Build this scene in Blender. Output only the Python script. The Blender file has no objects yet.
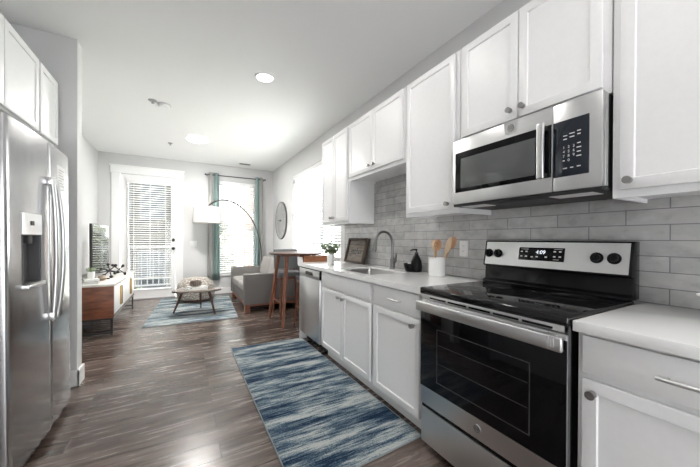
import bpy, bmesh, math, random
from mathutils import Vector, Matrix
random.seed(7)
S = bpy.context.scene
COL = S.collection
R = math.radians

# ------------------------------------------------------------------ camera
cam_d = bpy.data.cameras.new('camera'); cam = bpy.data.objects.new('camera', cam_d); COL.objects.link(cam)
cam_d.sensor_fit = 'HORIZONTAL'; cam_d.sensor_width = 36; cam_d.lens = 296.705 / 700 * 36
cam_d.shift_y = 7.098 / 700; cam_d.clip_start = .02
yw, pt, rl = R(29.346), R(-.263), R(.285)
fw = Vector((math.sin(yw) * math.cos(pt), math.cos(yw) * math.cos(pt), math.sin(pt)))
rt = Vector((math.cos(yw), -math.sin(yw), 0)); up = rt.cross(fw)
rt2 = rt * math.cos(rl) + up * math.sin(rl); up2 = up * math.cos(rl) - rt * math.sin(rl)
m = Matrix((rt2, up2, -fw)).transposed().to_4x4(); m.translation = (-1.858, -.534, 1.199)
cam.matrix_world = m
S.camera = cam

# ------------------------------------------------------------------ world, exposure
W = bpy.data.worlds.new('sky'); S.world = W; W.use_nodes = True
bgn = W.node_tree.nodes['Background']; bgn.inputs[0].default_value = (.97, .985, 1, 1); bgn.inputs[1].default_value = 4.8
sun_d = bpy.data.lights.new('sun', 'SUN'); sun_d.energy = 55; sun_d.angle = R(1.0); sun_d.color = (1, .98, .95)
sun = bpy.data.objects.new('sun', sun_d); COL.objects.link(sun); sun.location = (6, 6, 8)
sun.rotation_euler = Vector((-.60, -.08, -.79)).to_track_quat('-Z', 'Y').to_euler()
S.view_settings.view_transform = 'Standard'; S.view_settings.look = 'None'
S.view_settings.exposure = 0.55; S.view_settings.gamma = 1; S.view_settings.use_curve_mapping = False
S.cycles.use_denoising = True
S.cycles.max_bounces = 10; S.cycles.diffuse_bounces = 6; S.cycles.transparent_max_bounces = 24
P_DOWN, P_FLUSH, P_SHADE = 4.5, 45, 26

H = 2.80; XL = -3.227; YB = 6.5; YR = -3.2

# ------------------------------------------------------------------ materials
def mat(name, col=(.8, .8, .8), rough=.5, metal=0, spec=.5, trans=0, emit=None, es=0, coat=0):
    m = bpy.data.materials.new(name); m.use_nodes = True
    b = m.node_tree.nodes['Principled BSDF']
    b.inputs['Base Color'].default_value = (*col, 1); b.inputs['Roughness'].default_value = rough
    b.inputs['Metallic'].default_value = metal; b.inputs['Specular IOR Level'].default_value = spec
    b.inputs['Transmission Weight'].default_value = trans; b.inputs['Coat Weight'].default_value = coat
    if emit: b.inputs['Emission Color'].default_value = (*emit, 1); b.inputs['Emission Strength'].default_value = es
    return m
def nodes(m): return m.node_tree.nodes, m.node_tree.links, m.node_tree.nodes['Principled BSDF']
def coords(m, scale=(1, 1, 1), rot=(0, 0, 0), loc=(0, 0, 0)):
    N, L, b = nodes(m); t = N.new('ShaderNodeTexCoord'); mp = N.new('ShaderNodeMapping')
    mp.inputs['Scale'].default_value = scale; mp.inputs['Rotation'].default_value = rot; mp.inputs['Location'].default_value = loc
    L.new(t.outputs['Object'], mp.inputs[0]); return mp
def noise(m, vec, scale=5, detail=4, rough=.5):
    N, L, b = nodes(m); n = N.new('ShaderNodeTexNoise'); n.inputs['Scale'].default_value = scale
    n.inputs['Detail'].default_value = detail; n.inputs['Roughness'].default_value = rough
    L.new(vec.outputs[0], n.inputs['Vector']); return n
def ramp(m, fac, stops):
    N, L, b = nodes(m); r = N.new('ShaderNodeValToRGB'); L.new(fac, r.inputs[0])
    e = r.color_ramp.elements
    while len(e) < len(stops): e.new(.5)
    for i, (p, c) in enumerate(stops): e[i].position = p; e[i].color = (*c, 1)
    return r
def bump(m, h, strength=.2, dist=.01):
    N, L, b = nodes(m); n = N.new('ShaderNodeBump'); n.inputs['Strength'].default_value = strength; n.inputs['Distance'].default_value = dist
    L.new(h, n.inputs['Height']); L.new(n.outputs[0], b.inputs['Normal']); return n
def noisy(name, c1, c2, scale=(5, 5, 5), rough=.5, nscale=4, bmp=0, metal=0, lo=.3, hi=.7, spec=.5, detail=5, dist=.005):
    m = mat(name, c1, rough, metal, spec); N, L, b = nodes(m)
    n = noise(m, coords(m, scale), nscale, detail)
    r = ramp(m, n.outputs[0], [(lo, c1), (hi, c2)]); L.new(r.outputs[0], b.inputs['Base Color'])
    if bmp: bump(m, n.outputs[0], bmp, dist)
    return m
def steel(name, col=(.62, .62, .62), rough=.26, stretch=(1, 1, 60), amt=.08):
    m = mat(name, col, rough, 1); N, L, b = nodes(m)
    n = noise(m, coords(m, stretch), 3, 2)
    r = ramp(m, n.outputs[0], [(.3, (rough - amt,) * 3), (.7, (rough + amt,) * 3)]); L.new(r.outputs[0], b.inputs['Roughness'])
    return m

M = {}
M['wall'] = noisy('wall_paint', (.62, .62, .622), (.64, .64, .642), (30, 30, 30), .7, 8, .03)
M['ceiling'] = noisy('ceiling_paint', (.84, .84, .84), (.86, .86, .86), (40, 40, 40), .85, 8, .04)
M['trim'] = noisy('trim_paint', (.86, .86, .86), (.88, .88, .88), (20, 20, 20), .4, 4)
M['cab'] = noisy('cabinet_paint', (.80, .80, .805), (.82, .82, .825), (12, 12, 12), .38, 4)
M['cabin'] = mat('cabinet_inside', (.75, .74, .72), .6)
M['quartz'] = noisy('quartz', (.84, .84, .84), (.70, .70, .69), (90, 90, 90), .10, 5, 0, lo=.62, hi=.72)
M['steel'] = steel('brushed_steel', (.70, .70, .70), .33, (1, 1, 8), .02)
M['steelh'] = steel('brushed_steel_horizontal', (.70, .70, .70), .33, (1, 1, 8), .02)
M['fridge'] = steel('fridge_steel', (.50, .50, .51), .20, (8, 8, 1.0), .03)
M['chrome'] = mat('satin_nickel', (.66, .66, .66), .3, 1)
M['faucet'] = mat('brushed_nickel', (.21, .21, .212), .3, 1)
M['blackglass'] = mat('black_glass', (.004, .004, .005), .05, 0, .22)
M['cookglass'] = mat('ceramic_glass', (.006, .006, .007), .07, 0, .5)
M['black'] = mat('black_enamel', (.006, .006, .007), .14, 0, .22)
M['blackmatte'] = mat('black_plastic', (.02, .02, .02), .55)
M['darkgrey'] = mat('dark_grey_plastic', (.09, .09, .095), .5)
M['grey'] = mat('grey_plastic', (.35, .35, .36), .5)
M['lightgrey'] = mat('light_grey_plastic', (.62, .62, .62), .5)
M['whiteplastic'] = mat('white_plastic', (.85, .85, .85), .4)
M['paper'] = mat('paper', (.82, .82, .80), .8)
M['printgrey'] = mat('print_grey', (.45, .45, .46), .8)
M['ceramic'] = noisy('white_ceramic', (.83, .83, .82), (.86, .86, .85), (30, 30, 30), .25, 4)
M['blackceramic'] = mat('black_ceramic', (.008, .008, .009), .2, 0, .25)
M['knob'] = mat('knob_nickel', (.36, .355, .35), .3, 1)
M['brass'] = mat('brushed_brass', (.50, .36, .17), .35, 1)
M['blackmetal'] = mat('black_metal', (.015, .015, .016), .4, 0)
M['display'] = mat('display_white', (.9, .95, 1), .5, emit=(.85, .93, 1), es=.7)
M['legend'] = mat('legend_white', (.75, .75, .76), .5)
M['lens'] = mat('lamp_lens', (.95, .95, .95), .5, emit=(1, .98, .95), es=6)
M['bulbglow'] = mat('lamp_bulb', (1, 1, 1), .5, emit=(1, .96, .9), es=12)
M['soil'] = noisy('soil', (.05, .035, .025), (.09, .06, .04), (60, 60, 60), .9, 5, .4)
M['leaf'] = noisy('leaf_green', (.10, .15, .075), (.22, .27, .15), (30, 30, 30), .55, 3)
M['treeleaf'] = noisy('tree_leaf', (.045, .055, .028), (.10, .115, .06), (6, 6, 6), .6, 3)
M['bark'] = noisy('bark', (.10, .07, .05), (.2, .15, .11), (8, 8, 2), .9, 4, .5)

def wood(name, c1, c2, c3, stretch=(2, 22, 22), rough=.42, bmp=.04):
    m = mat(name, c1, rough); N, L, b = nodes(m)
    mp = coords(m, stretch); n = noise(m, mp, 2.2, 7, .6)
    r = ramp(m, n.outputs[0], [(.32, c1), (.5, c2), (.68, c3)]); L.new(r.outputs[0], b.inputs['Base Color'])
    bump(m, n.outputs[0], bmp, .002); return m
M['walnut'] = wood('walnut', (.10, .030, .014), (.18, .058, .026), (.26, .09, .042), (3, 3, 14))
M['walnutlegs'] = wood('walnut_leg', (.11, .035, .018), (.19, .066, .034), (.27, .10, .055), (30, 30, 3))
M['orangewood'] = wood('tan_wood', (.26, .095, .038), (.36, .14, .058), (.44, .19, .085), (3, 14, 14))
M['darkwood'] = wood('dark_walnut', (.05, .022, .015), (.085, .038, .026), (.12, .058, .04), (20, 20, 3))
M['spoon'] = wood('beech', (.56, .40, .25), (.66, .49, .32), (.74, .57, .40), (20, 20, 4), .55)
M['spoonred'] = wood('cherry_wood', (.38, .20, .10), (.47, .26, .14), (.55, .33, .19), (20, 20, 4), .5)
M['signframe'] = wood('dark_barn_wood', (.030, .020, .014), (.06, .042, .03), (.10, .075, .055), (20, 4, 4), .7, .2)
M['signboard'] = wood('grey_barn_wood', (.13, .11, .095), (.21, .185, .16), (.30, .27, .24), (20, 3, 26), .75, .25)
M['tabletop'] = wood('coffee_table_top', (.13, .10, .085), (.19, .155, .135), (.26, .22, .19), (3, 22, 3), .22)
M['consoletop'] = noisy('console_top', (.62, .60, .57), (.72, .70, .67), (3, 12, 3), .25, 3)
M['sofa'] = noisy('grey_upholstery', (.145, .137, .131), (.20, .189, .182), (220, 220, 220), .9, 3, .25, dist=.002)
M['sofacush'] = noisy('pale_grey_upholstery', (.25, .237, .228), (.33, .315, .303), (220, 220, 220), .9, 3, .25, dist=.002)
M['stoolgrey'] = noisy('stool_fabric', (.13, .14, .15), (.19, .20, .21), (200, 200, 200), .85, 3, .2, dist=.002)

def make_floor():
    m = mat('floor_planks', rough=.3); N, L, b = nodes(m)
    t = coords(m, (1, 1, 1))
    def brick(c1, c2, mort):
        br = N.new('ShaderNodeTexBrick'); L.new(t.outputs[0], br.inputs['Vector'])
        br.inputs['Color1'].default_value = c1; br.inputs['Color2'].default_value = c2; br.inputs['Mortar'].default_value = mort
        br.inputs['Scale'].default_value = 1; br.inputs['Brick Width'].default_value = 1.22; br.inputs['Row Height'].default_value = .152
        br.inputs['Mortar Size'].default_value = .0018; br.inputs['Mortar Smooth'].default_value = .1; br.offset = .37; br.inputs['Bias'].default_value = 0
        return br
    br = brick((0, 0, 0, 1), (1, 1, 1, 1), (.5, .5, .5, 1))
    # grain, stretched along x, shifted per plank
    mp = coords(m, (1.6, 15, 1)); add = N.new('ShaderNodeVectorMath'); add.operation = 'MULTIPLY_ADD'
    L.new(br.outputs['Color'], add.inputs[0]); add.inputs[1].default_value = (7.3, 3.1, 0); L.new(mp.outputs[0], add.inputs[2])
    n1 = N.new('ShaderNodeTexNoise'); n1.inputs['Scale'].default_value = 1.6; n1.inputs['Detail'].default_value = 8; n1.inputs['Roughness'].default_value = .62
    L.new(add.outputs[0], n1.inputs['Vector'])
    mix = N.new('ShaderNodeMath'); mix.operation = 'MULTIPLY_ADD'; L.new(br.outputs['Color'], mix.inputs[0]); mix.inputs[1].default_value = .22; L.new(n1.outputs[0], mix.inputs[2])
    r = ramp(m, mix.outputs[0], [(.38, (.030, .0195, .016)), (.53, (.068, .047, .039)), (.66, (.118, .087, .074)), (.84, (.19, .153, .136))])
    dark = N.new('ShaderNodeMixRGB'); dark.inputs[2].default_value = (.03, .022, .019, 1)
    L.new(br.outputs['Fac'], dark.inputs[0]); L.new(r.outputs[0], dark.inputs[1]); L.new(dark.outputs[0], b.inputs['Base Color'])
    rr = ramp(m, n1.outputs[0], [(.3, (.20,) * 3), (.7, (.30,) * 3)]); L.new(rr.outputs[0], b.inputs['Roughness'])
    bump(m, n1.outputs[0], .10, .002); return m
M['floor'] = make_floor()

def make_tile():
    m = mat('grey_glazed_tile', rough=.15); N, L, b = nodes(m)
    t = N.new('ShaderNodeTexCoord'); sp = N.new('ShaderNodeSeparateXYZ'); cb = N.new('ShaderNodeCombineXYZ'); L.new(t.outputs['Object'], sp.inputs[0])
    a1 = N.new('ShaderNodeMath'); a1.operation = 'ADD'; a1.inputs[1].default_value = .091 + 100 * .2975; L.new(sp.outputs[1], a1.inputs[0])
    a2 = N.new('ShaderNodeMath'); a2.operation = 'ADD'; a2.inputs[1].default_value = -1.271 + 100 * .0707; L.new(sp.outputs[2], a2.inputs[0])
    L.new(a1.outputs[0], cb.inputs[0]); L.new(a2.outputs[0], cb.inputs[1])
    br = N.new('ShaderNodeTexBrick'); L.new(cb.outputs[0], br.inputs['Vector'])
    br.inputs['Color1'].default_value = (.43, .427, .423, 1); br.inputs['Color2'].default_value = (.51, .507, .503, 1); br.inputs['Mortar'].default_value = (.19, .19, .19, 1)
    br.inputs['Scale'].default_value = 1; br.inputs['Brick Width'].default_value = .2975; br.inputs['Row Height'].default_value = .0707
    br.inputs['Mortar Size'].default_value = .0022; br.inputs['Mortar Smooth'].default_value = .2; br.offset = .5
    n = noise(m, coords(m, (9, 9, 14)), 1.3, 3); r = ramp(m, n.outputs[0], [(.38, (.86, .86, .86)), (.46, (.98, .98, .98)), (.56, (1.0, 1.0, 1.0)), (.62, (1.08, 1.08, 1.08))])
    mx = N.new('ShaderNodeMixRGB'); mx.blend_type = 'MULTIPLY'; mx.inputs[0].default_value = 1; L.new(br.outputs['Color'], mx.inputs[1]); L.new(r.outputs[0], mx.inputs[2])
    L.new(mx.outputs[0], b.inputs['Base Color'])
    rr = N.new('ShaderNodeMath'); rr.operation = 'MULTIPLY_ADD'; rr.inputs[1].default_value = .55; rr.inputs[2].default_value = .16; L.new(br.outputs['Fac'], rr.inputs[0]); L.new(rr.outputs[0], b.inputs['Roughness'])
    n2 = noise(m, coords(m, (14, 14, 20)), 1.2, 2)
    h = N.new('ShaderNodeMath'); h.operation = 'MULTIPLY_ADD'; h.inputs[1].default_value = -1; L.new(br.outputs['Fac'], h.inputs[0]); L.new(n2.outputs[0], h.inputs[2])
    bump(m, h.outputs[0], .35, .003); return m
M['tile'] = make_tile()

def make_rug(name, seed, k=1.0, pale=0):
    m = mat(name, rough=.95, spec=.1); N, L, b = nodes(m)
    n1 = noise(m, coords(m, (1.0 * k, 6.0 * k, 1), loc=(seed, seed * 2, 0)), 1.5, 9, .68)
    n2 = noise(m, coords(m, (2.2 * k, 34 * k, 1), loc=(seed, 0, 0)), 2.0, 8, .75)
    n3 = noise(m, coords(m, (30, 60, 30)), 3, 4, .85)
    a = N.new('ShaderNodeMath'); a.operation = 'MULTIPLY_ADD'; a.inputs[1].default_value = .62; L.new(n2.outputs[0], a.inputs[0]); L.new(n1.outputs[0], a.inputs[2])
    a3 = N.new('ShaderNodeMath'); a3.operation = 'MULTIPLY_ADD'; a3.inputs[1].default_value = .46; L.new(n3.outputs[0], a3.inputs[0]); L.new(a.outputs[0], a3.inputs[2])
    s = pale
    r = ramp(m, a3.outputs[0], [(.755, (.010, .022, .050)), (.815, (.030, .058, .100)), (.87, (.095, .142, .182)), (.92, (.22, .265, .285)), (.98, (.44, .455, .445))])
    # shift so that the summed noise (about .96 mid) sits in the ramp
    sh = N.new('ShaderNodeMath'); sh.operation = 'ADD'; sh.inputs[1].default_value = -.155 + s; L.new(a3.outputs[0], sh.inputs[0]); L.new(sh.outputs[0], r.inputs[0])
    L.new(r.outputs[0], b.inputs['Base Color']); bump(m, n3.outputs[0], .5, .006); return m
M['rug'] = make_rug('streaked_rug_pile', 3.3)
M['rug2'] = make_rug('faded_rug_pile', 9.1, .8, .03)
M['rugedge'] = noisy('rug_binding', (.16, .19, .21), (.30, .32, .33), (100, 100, 100), .95, 3)

def translucent(name, col, w, emit=None, es=0, rough=.8):
    m = bpy.data.materials.new(name); m.use_nodes = True; N, L = m.node_tree.nodes, m.node_tree.links
    for n in list(N): N.remove(n)
    o = N.new('ShaderNodeOutputMaterial'); d = N.new('ShaderNodeBsdfDiffuse'); t = N.new('ShaderNodeBsdfTranslucent'); mx = N.new('ShaderNodeMixShader')
    d.inputs[0].default_value = (*col, 1); t.inputs[0].default_value = (*col, 1); mx.inputs[0].default_value = w
    L.new(d.outputs[0], mx.inputs[1]); L.new(t.outputs[0], mx.inputs[2])
    L.new(mx.outputs[0], o.inputs[0]); return m
M['blind'] = translucent('blind_slat', (.88, .88, .88), .42)
M['curtain'] = translucent('teal_curtain', (.34, .44, .43), .35)
M['curtaingrey'] = translucent('grey_curtain', (.46, .46, .45), .25)
M['shade'] = translucent('lamp_shade_fabric', (.84, .83, .81), .36)
def make_glass():
    m = bpy.data.materials.new('window_glass'); m.use_nodes = True; N, L = m.node_tree.nodes, m.node_tree.links
    for n in list(N): N.remove(n)
    o = N.new('ShaderNodeOutputMaterial'); t = N.new('ShaderNodeBsdfTransparent'); g = N.new('ShaderNodeBsdfGlossy'); mx = N.new('ShaderNodeMixShader'); f = N.new('ShaderNodeLayerWeight'); pw = N.new('ShaderNodeMath'); pw.operation = 'POWER'; pw.inputs[1].default_value = 4.5; sc_ = N.new('ShaderNodeMath'); sc_.operation = 'MULTIPLY_ADD'; sc_.inputs[1].default_value = .8; sc_.inputs[2].default_value = .03
    t.inputs[0].default_value = (.96, .98, .97, 1); g.inputs['Roughness'].default_value = .02; L.new(f.outputs['Facing'], pw.inputs[0]); L.new(pw.outputs[0], sc_.inputs[0])
    L.new(sc_.outputs[0], mx.inputs[0]); L.new(t.outputs[0], mx.inputs[1]); L.new(g.outputs[0], mx.inputs[2]); L.new(mx.outputs[0], o.inputs[0]); return m
M['glass'] = make_glass()
def make_clockface():
    m = noisy('weathered_grey_board', (.22, .22, .22), (.33, .33, .325), (30, 30, 4), .8, 2, .1); return m
M['clock'] = make_clockface()
def make_knit():
    m = mat('chunky_weave', (.5, .47, .43), .95); N, L, b = nodes(m)
    v = N.new('ShaderNodeTexVoronoi'); v.inputs['Scale'].default_value = 26; L.new(coords(m, (1, 1, 1.6)).outputs[0], v.inputs['Vector'])
    r = ramp(m, v.outputs['Distance'], [(.1, (.62, .58, .53)), (.6, (.30, .27, .24))]); L.new(r.outputs[0], b.inputs['Base Color'])
    inv = N.new('ShaderNodeMath'); inv.operation = 'SUBTRACT'; inv.inputs[0].default_value = 1; L.new(v.outputs['Distance'], inv.inputs[1]); bump(m, inv.outputs[0], .8, .02); return m
M['knit'] = make_knit()
def make_brick():
    m = mat('red_brick', rough=.9); N, L, b = nodes(m)
    br = N.new('ShaderNodeTexBrick'); L.new(coords(m, (1, 1, 1), (R(90), 0, 0)).outputs[0], br.inputs['Vector'])
    br.inputs['Color1'].default_value = (.30, .12, .085, 1); br.inputs['Color2'].default_value = (.38, .17, .12, 1); br.inputs['Mortar'].default_value = (.4, .37, .34, 1)
    br.inputs['Scale'].default_value = 1; br.inputs['Brick Width'].default_value = .22; br.inputs['Row Height'].default_value = .075; br.inputs['Mortar Size'].default_value = .006
    L.new(br.outputs['Color'], b.inputs['Base Color']); return m
M['brick'] = make_brick()
def make_siding(name, c, ax):
    m = mat(name, c, .8); N, L, b = nodes(m)
    w = N.new('ShaderNodeTexWave'); w.wave_type = 'BANDS'; w.bands_direction = 'Z'; w.wave_profile = 'SAW'; w.inputs['Scale'].default_value = 1.6
    L.new(coords(m).outputs[0], w.inputs['Vector']); bump(m, w.outputs[0], .6, .03); return m
M['siding'] = make_siding('grey_siding', (.045, .042, .039), 0)
M['ovenline'] = mat('oven_window_edge', (.05, .05, .05), .3)
M['ringgrey'] = mat('burner_print', (.05, .05, .052), .2)
M['concrete'] = noisy('concrete', (.54, .53, .52), (.62, .61, .60), (3, 3, 3), .9, 4, .1)
M['grass'] = noisy('lawn', (.24, .25, .22), (.32, .33, .29), (2, 2, 2), .95, 5, .2)
M['extglass'] = mat('dark_window_glass', (.03, .035, .04), .08)

# ------------------------------------------------------------------ mesh helpers
def bm_new(): return bmesh.new()
def add_box(bm, x0, x1, y0, y1, z0, z1, bev=0, seg=2):
    r = bmesh.ops.create_cube(bm, size=1); vs = r['verts']
    for v in vs: v.co = Vector(((x0 + x1) / 2 + v.co.x * (x1 - x0), (y0 + y1) / 2 + v.co.y * (y1 - y0), (z0 + z1) / 2 + v.co.z * (z1 - z0)))
    if bev:
        es = list({e for v in vs for e in v.link_edges})
        bmesh.ops.bevel(bm, geom=es, offset=bev, segments=seg, affect='EDGES', profile=.5)
    return bm
def box(*a, **k): return add_box(bm_new(), *a, **k)
def add_cyl(bm, p0, p1, r0, r1=None, n=20, caps=True):
    r1 = r0 if r1 is None else r1
    p0, p1 = Vector(p0), Vector(p1); d = (p1 - p0); q = d.to_track_quat('Z', 'Y')
    r = bmesh.ops.create_cone(bm, cap_ends=caps, cap_tris=False, segments=n, radius1=r0, radius2=r1, depth=d.length)
    for v in r['verts']: v.co = q @ v.co + (p0 + p1) / 2
    return bm
def cyl(*a, **k): return add_cyl(bm_new(), *a, **k)
def add_tube(bm, pts, rad, n=10, flat=1.0):
    pts = [Vector(p) for p in pts]; rings = []
    rads = rad if isinstance(rad, (list, tuple)) else [rad] * len(pts)
    ref = None
    for i, p in enumerate(pts):
        t = (pts[min(i + 1, len(pts) - 1)] - pts[max(i - 1, 0)]).normalized()
        if ref is None: ref = t.orthogonal().normalized()
        ref = (ref - t * ref.dot(t)).normalized(); o = t.cross(ref)
        rings.append([bm.verts.new(p + (ref * math.cos(a) + o * math.sin(a) * flat) * rads[i]) for a in [2 * math.pi * k / n for k in range(n)]])
    for a, b in zip(rings, rings[1:]):
        for k in range(n): bm.faces.new((a[k], a[(k + 1) % n], b[(k + 1) % n], b[k]))
    bm.faces.new(rings[0][::-1]); bm.faces.new(rings[-1]); return bm
def tube(*a, **k): return add_tube(bm_new(), *a, **k)
def bez(p0, p1, p2, p3, n=16):
    p0, p1, p2, p3 = map(Vector, (p0, p1, p2, p3)); o = []
    for i in range(n + 1):
        t = i / n; o.append(p0 * (1 - t) ** 3 + p1 * 3 * t * (1 - t) ** 2 + p2 * 3 * t * t * (1 - t) + p3 * t ** 3)
    return o
def add_lathe(bm, prof, c=(0, 0, 0), n=32, cap0=True, cap1=True, fx=1, fy=1):
    rings = [[bm.verts.new((c[0] + r * fx * math.cos(2 * math.pi * k / n), c[1] + r * fy * math.sin(2 * math.pi * k / n), c[2] + z)) for k in range(n)] for r, z in prof]
    for a, b in zip(rings, rings[1:]):
        for k in range(n): bm.faces.new((a[k], a[(k + 1) % n], b[(k + 1) % n], b[k]))
    if cap0: bm.faces.new(rings[0][::-1])
    if cap1: bm.faces.new(rings[-1])
    return bm
def lathe(*a, **k): return add_lathe(bm_new(), *a, **k)
def add_prism(bm, pts, vec, bev=0):
    vs = [bm.verts.new(p) for p in pts]; f = bm.faces.new(vs)
    r = bmesh.ops.extrude_face_region(bm, geom=[f]); nv = [g for g in r['geom'] if isinstance(g, bmesh.types.BMVert)]
    for v in nv: v.co += Vector(vec)
    if bev:
        es = list({e for v in vs + nv for e in v.link_edges}); bmesh.ops.bevel(bm, geom=es, offset=bev, segments=2, affect='EDGES', profile=.5)
    return bm
def prism(*a, **k): return add_prism(bm_new(), *a, **k)
def shaker(x, y0, y1, z0, z1, d=-1, t=.019, w=.057, dep=.007, plain=False):
    """cabinet front facing the x direction d; x is the plane of its front"""
    xb = x - d * t; a, b = min(x, xb), max(x, xb)
    bm = box(a, b, y0, y1, z0, z1)
    bmesh.ops.bevel(bm, geom=list(bm.edges), offset=.002, segments=2, affect='EDGES', profile=.5)
    if not plain:
        bm.normal_update(); f = max(bm.faces, key=lambda f: f.calc_center_median().x * d + f.calc_area() * .01)
        bmesh.ops.inset_individual(bm, faces=[f], thickness=w, depth=0)
        bmesh.ops.inset_individual(bm, faces=[f], thickness=.005, depth=-dep)
    return bm
def add_ball(bm, c, r, s=(1, 1, 1), sub=2):
    q = bmesh.ops.create_icosphere(bm, subdivisions=sub, radius=r)
    for v in q['verts']: v.co = Vector((v.co.x * s[0] + c[0], v.co.y * s[1] + c[1], v.co.z * s[2] + c[2]))
    return bm
def ball(*a, **k): return add_ball(bm_new(), *a, **k)
def text_bm(txt, size, mtx, shear=0, depth=0):
    cu = bpy.data.curves.new('lettering', 'FONT'); cu.body = txt; cu.size = size; cu.align_x = 'CENTER'; cu.align_y = 'CENTER'; cu.shear = shear; cu.extrude = depth
    o = bpy.data.objects.new('lettering', cu); COL.objects.link(o); bpy.context.view_layer.update()
    me = bpy.data.meshes.new_from_object(o.evaluated_get(bpy.context.evaluated_depsgraph_get()))
    bpy.data.objects.remove(o); bm = bm_new(); bm.from_mesh(me); bpy.data.meshes.remove(me); bm.transform(mtx); return bm
def frame_mtx(o, ux, uy):
    ux, uy = Vector(ux).normalized(), Vector(uy).normalized(); uz = ux.cross(uy)
    m = Matrix((ux, uy, uz)).transposed().to_4x4(); m.translation = o; return m
def join(bm, other):
    me = bpy.data.meshes.new('tmp'); other.to_mesh(me); other.free(); bm.from_mesh(me); bpy.data.meshes.remove(me); return bm

WORLD = {}
def root_of(o):
    while o.parent: o = o.parent
    return o
def obj(name, bm, m, parent=None, label=None, smooth=True, ang=35):
    bmesh.ops.recalc_face_normals(bm, faces=bm.faces)
    if parent is not None:
        r = root_of(parent)
        if WORLD.get(r.name): bm.transform(Matrix.Translation(-r.location))
    me = bpy.data.meshes.new(name); bm.to_mesh(me); bm.free()
    o = bpy.data.objects.new(name, me); COL.objects.link(o)
    me.materials.append(M[m] if isinstance(m, str) else m)
    if smooth:
        for p in me.polygons: p.use_smooth = True
        try: me.set_sharp_from_angle(angle=R(ang))
        except Exception: pass
    if parent is not None: o.parent = parent
    if label: o['label'] = label
    return o
def thing(name, label, cat, loc=(0, 0, 0), rotz=0, group=None, world=True):
    o = bpy.data.objects.new(name, None); COL.objects.link(o); o.empty_display_size = .1
    o.location = loc; o.rotation_euler = (0, 0, rotz); o['label'] = label; o['category'] = cat
    if group: o['group'] = group
    WORLD[o.name] = world and not rotz
    return o
def tag(o, label, cat, group=None):
    o['label'] = label; o['category'] = cat
    if group: o['group'] = group
    return o
def struct(name, bm, m, parent=None):
    o = obj(name, bm, m, parent, smooth=False)
    if parent is None: o['kind'] = 'structure'
    return o
def rebase(o, loc):
    """put a single mesh's origin at its base"""
    o.data.transform(Matrix.Translation(-Vector(loc))); o.location = loc; return o
def dup(root, loc, rotz, label, group=None):
    r = root.copy(); COL.objects.link(r); r.location = loc; r.rotation_euler = (0, 0, rotz); r['label'] = label
    if group: r['group'] = group
    for ch in list(root.children):
        c = ch.copy(); COL.objects.link(c); c.parent = r
        for g in ch.children:
            d = g.copy(); COL.objects.link(d); d.parent = c
    return r
def bulb(name, parent, loc, power, kind='AREA', size=.15, col=(1, .97, .93), rot=(0, 0, 0)):
    l = bpy.data.lights.new(name, kind); l.energy = power; l.color = col
    if kind == 'AREA': l.shape = 'DISK'; l.size = size
    else: l.shadow_soft_size = size
    o = bpy.data.objects.new(name, l); COL.objects.link(o); o.parent = parent; o.location = Vector(loc) - root_of(parent).location; o.rotation_euler = rot
    return o

# ------------------------------------------------------------------ the room
def wall_x(name, x0, x1, ya, yb, openings, m='wall'):     # a wall along y
    bm = bm_new(); cur = ya
    for (a, b, z0, z1) in sorted(openings):
        add_box(bm, x0, x1, cur, a, 0, H)
        if z0 > 0: add_box(bm, x0, x1, a, b, 0, z0)
        if z1 < H: add_box(bm, x0, x1, a, b, z1, H)
        cur = b
    add_box(bm, x0, x1, cur, yb, 0, H); return struct(name, bm, m)
def wall_y(name, y0, y1, xa, xb, openings, m='wall'):
    bm = bm_new(); cur = xa
    for (a, b, z0, z1) in sorted(openings):
        add_box(bm, cur, a, y0, y1, 0, H)
        if z0 > 0: add_box(bm, a, b, y0, y1, 0, z0)
        if z1 < H: add_box(bm, a, b, y0, y1, z1, H)
        cur = b
    add_box(bm, cur, xb, y0, y1, 0, H); return struct(name, bm, m)
struct('floor', box(XL - .15, .15, YR - .15, YB + .15, -.12, 0), 'floor')
struct('ceiling', box(XL - .15, .15, YR - .15, YB + .15, H, H + .12), 'ceiling')
WY0, WY1, WZ0, WZ1 = 3.03, 5.06, .92, 2.42         # right-hand window
BX0, BX1, BZ0, BZ1 = -1.21, -.40, .42, 2.46        # window in the far wall
DX0, DX1, DZ1 = -2.905, -1.985, 2.435              # balcony door
wall_x('wall_right', 0, .15, YR, YB, [(WY0, WY1, WZ0, WZ1)])
wall_x('wall_left', XL - .15, XL, YR, YB, [])
wall_y('wall_back', YB, YB + .15, XL - .15, .15, [(DX0, DX1, 0, DZ1), (BX0, BX1, BZ0, BZ1)])
wall_y('wall_rear', YR - .15, YR, XL - .15, .15, [(-2.6, -.7, 0, 2.1)])  # unseen wall; its opening is added to let fill daylight into the kitchen
struct('wall_middle', box(XL, -2.605, 2.64, 2.765, 0, H), 'wall')
struct('wall_tile', box(-.010, -.001, -2.4, 2.896, .90, 1.86), 'tile')
# baseboards
def base(name, x0, x1, y0, y1):
    bm = box(x0, x1, y0, y1, 0, .12, bev=.003); return struct(name, bm, 'trim')
bm = box(XL, -2.589, 2.624, 2.639, 0, .13, bev=.003); add_box(bm, -2.604, -2.589, 2.624, 2.781, 0, .13, bev=.003); struct('baseboard_middle', bm, 'trim')
base('baseboard_left', XL, XL + .015, 2.77, YB)
bm = box(XL, -3.04, YB - .015, YB, 0, .13, bev=.003); add_box(bm, -1.862, 0, YB - .015, YB, 0, .13, bev=.003); struct('baseboard_back', bm, 'trim')
base('baseboard_right', -.015, 0, 2.93, YB)
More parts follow.
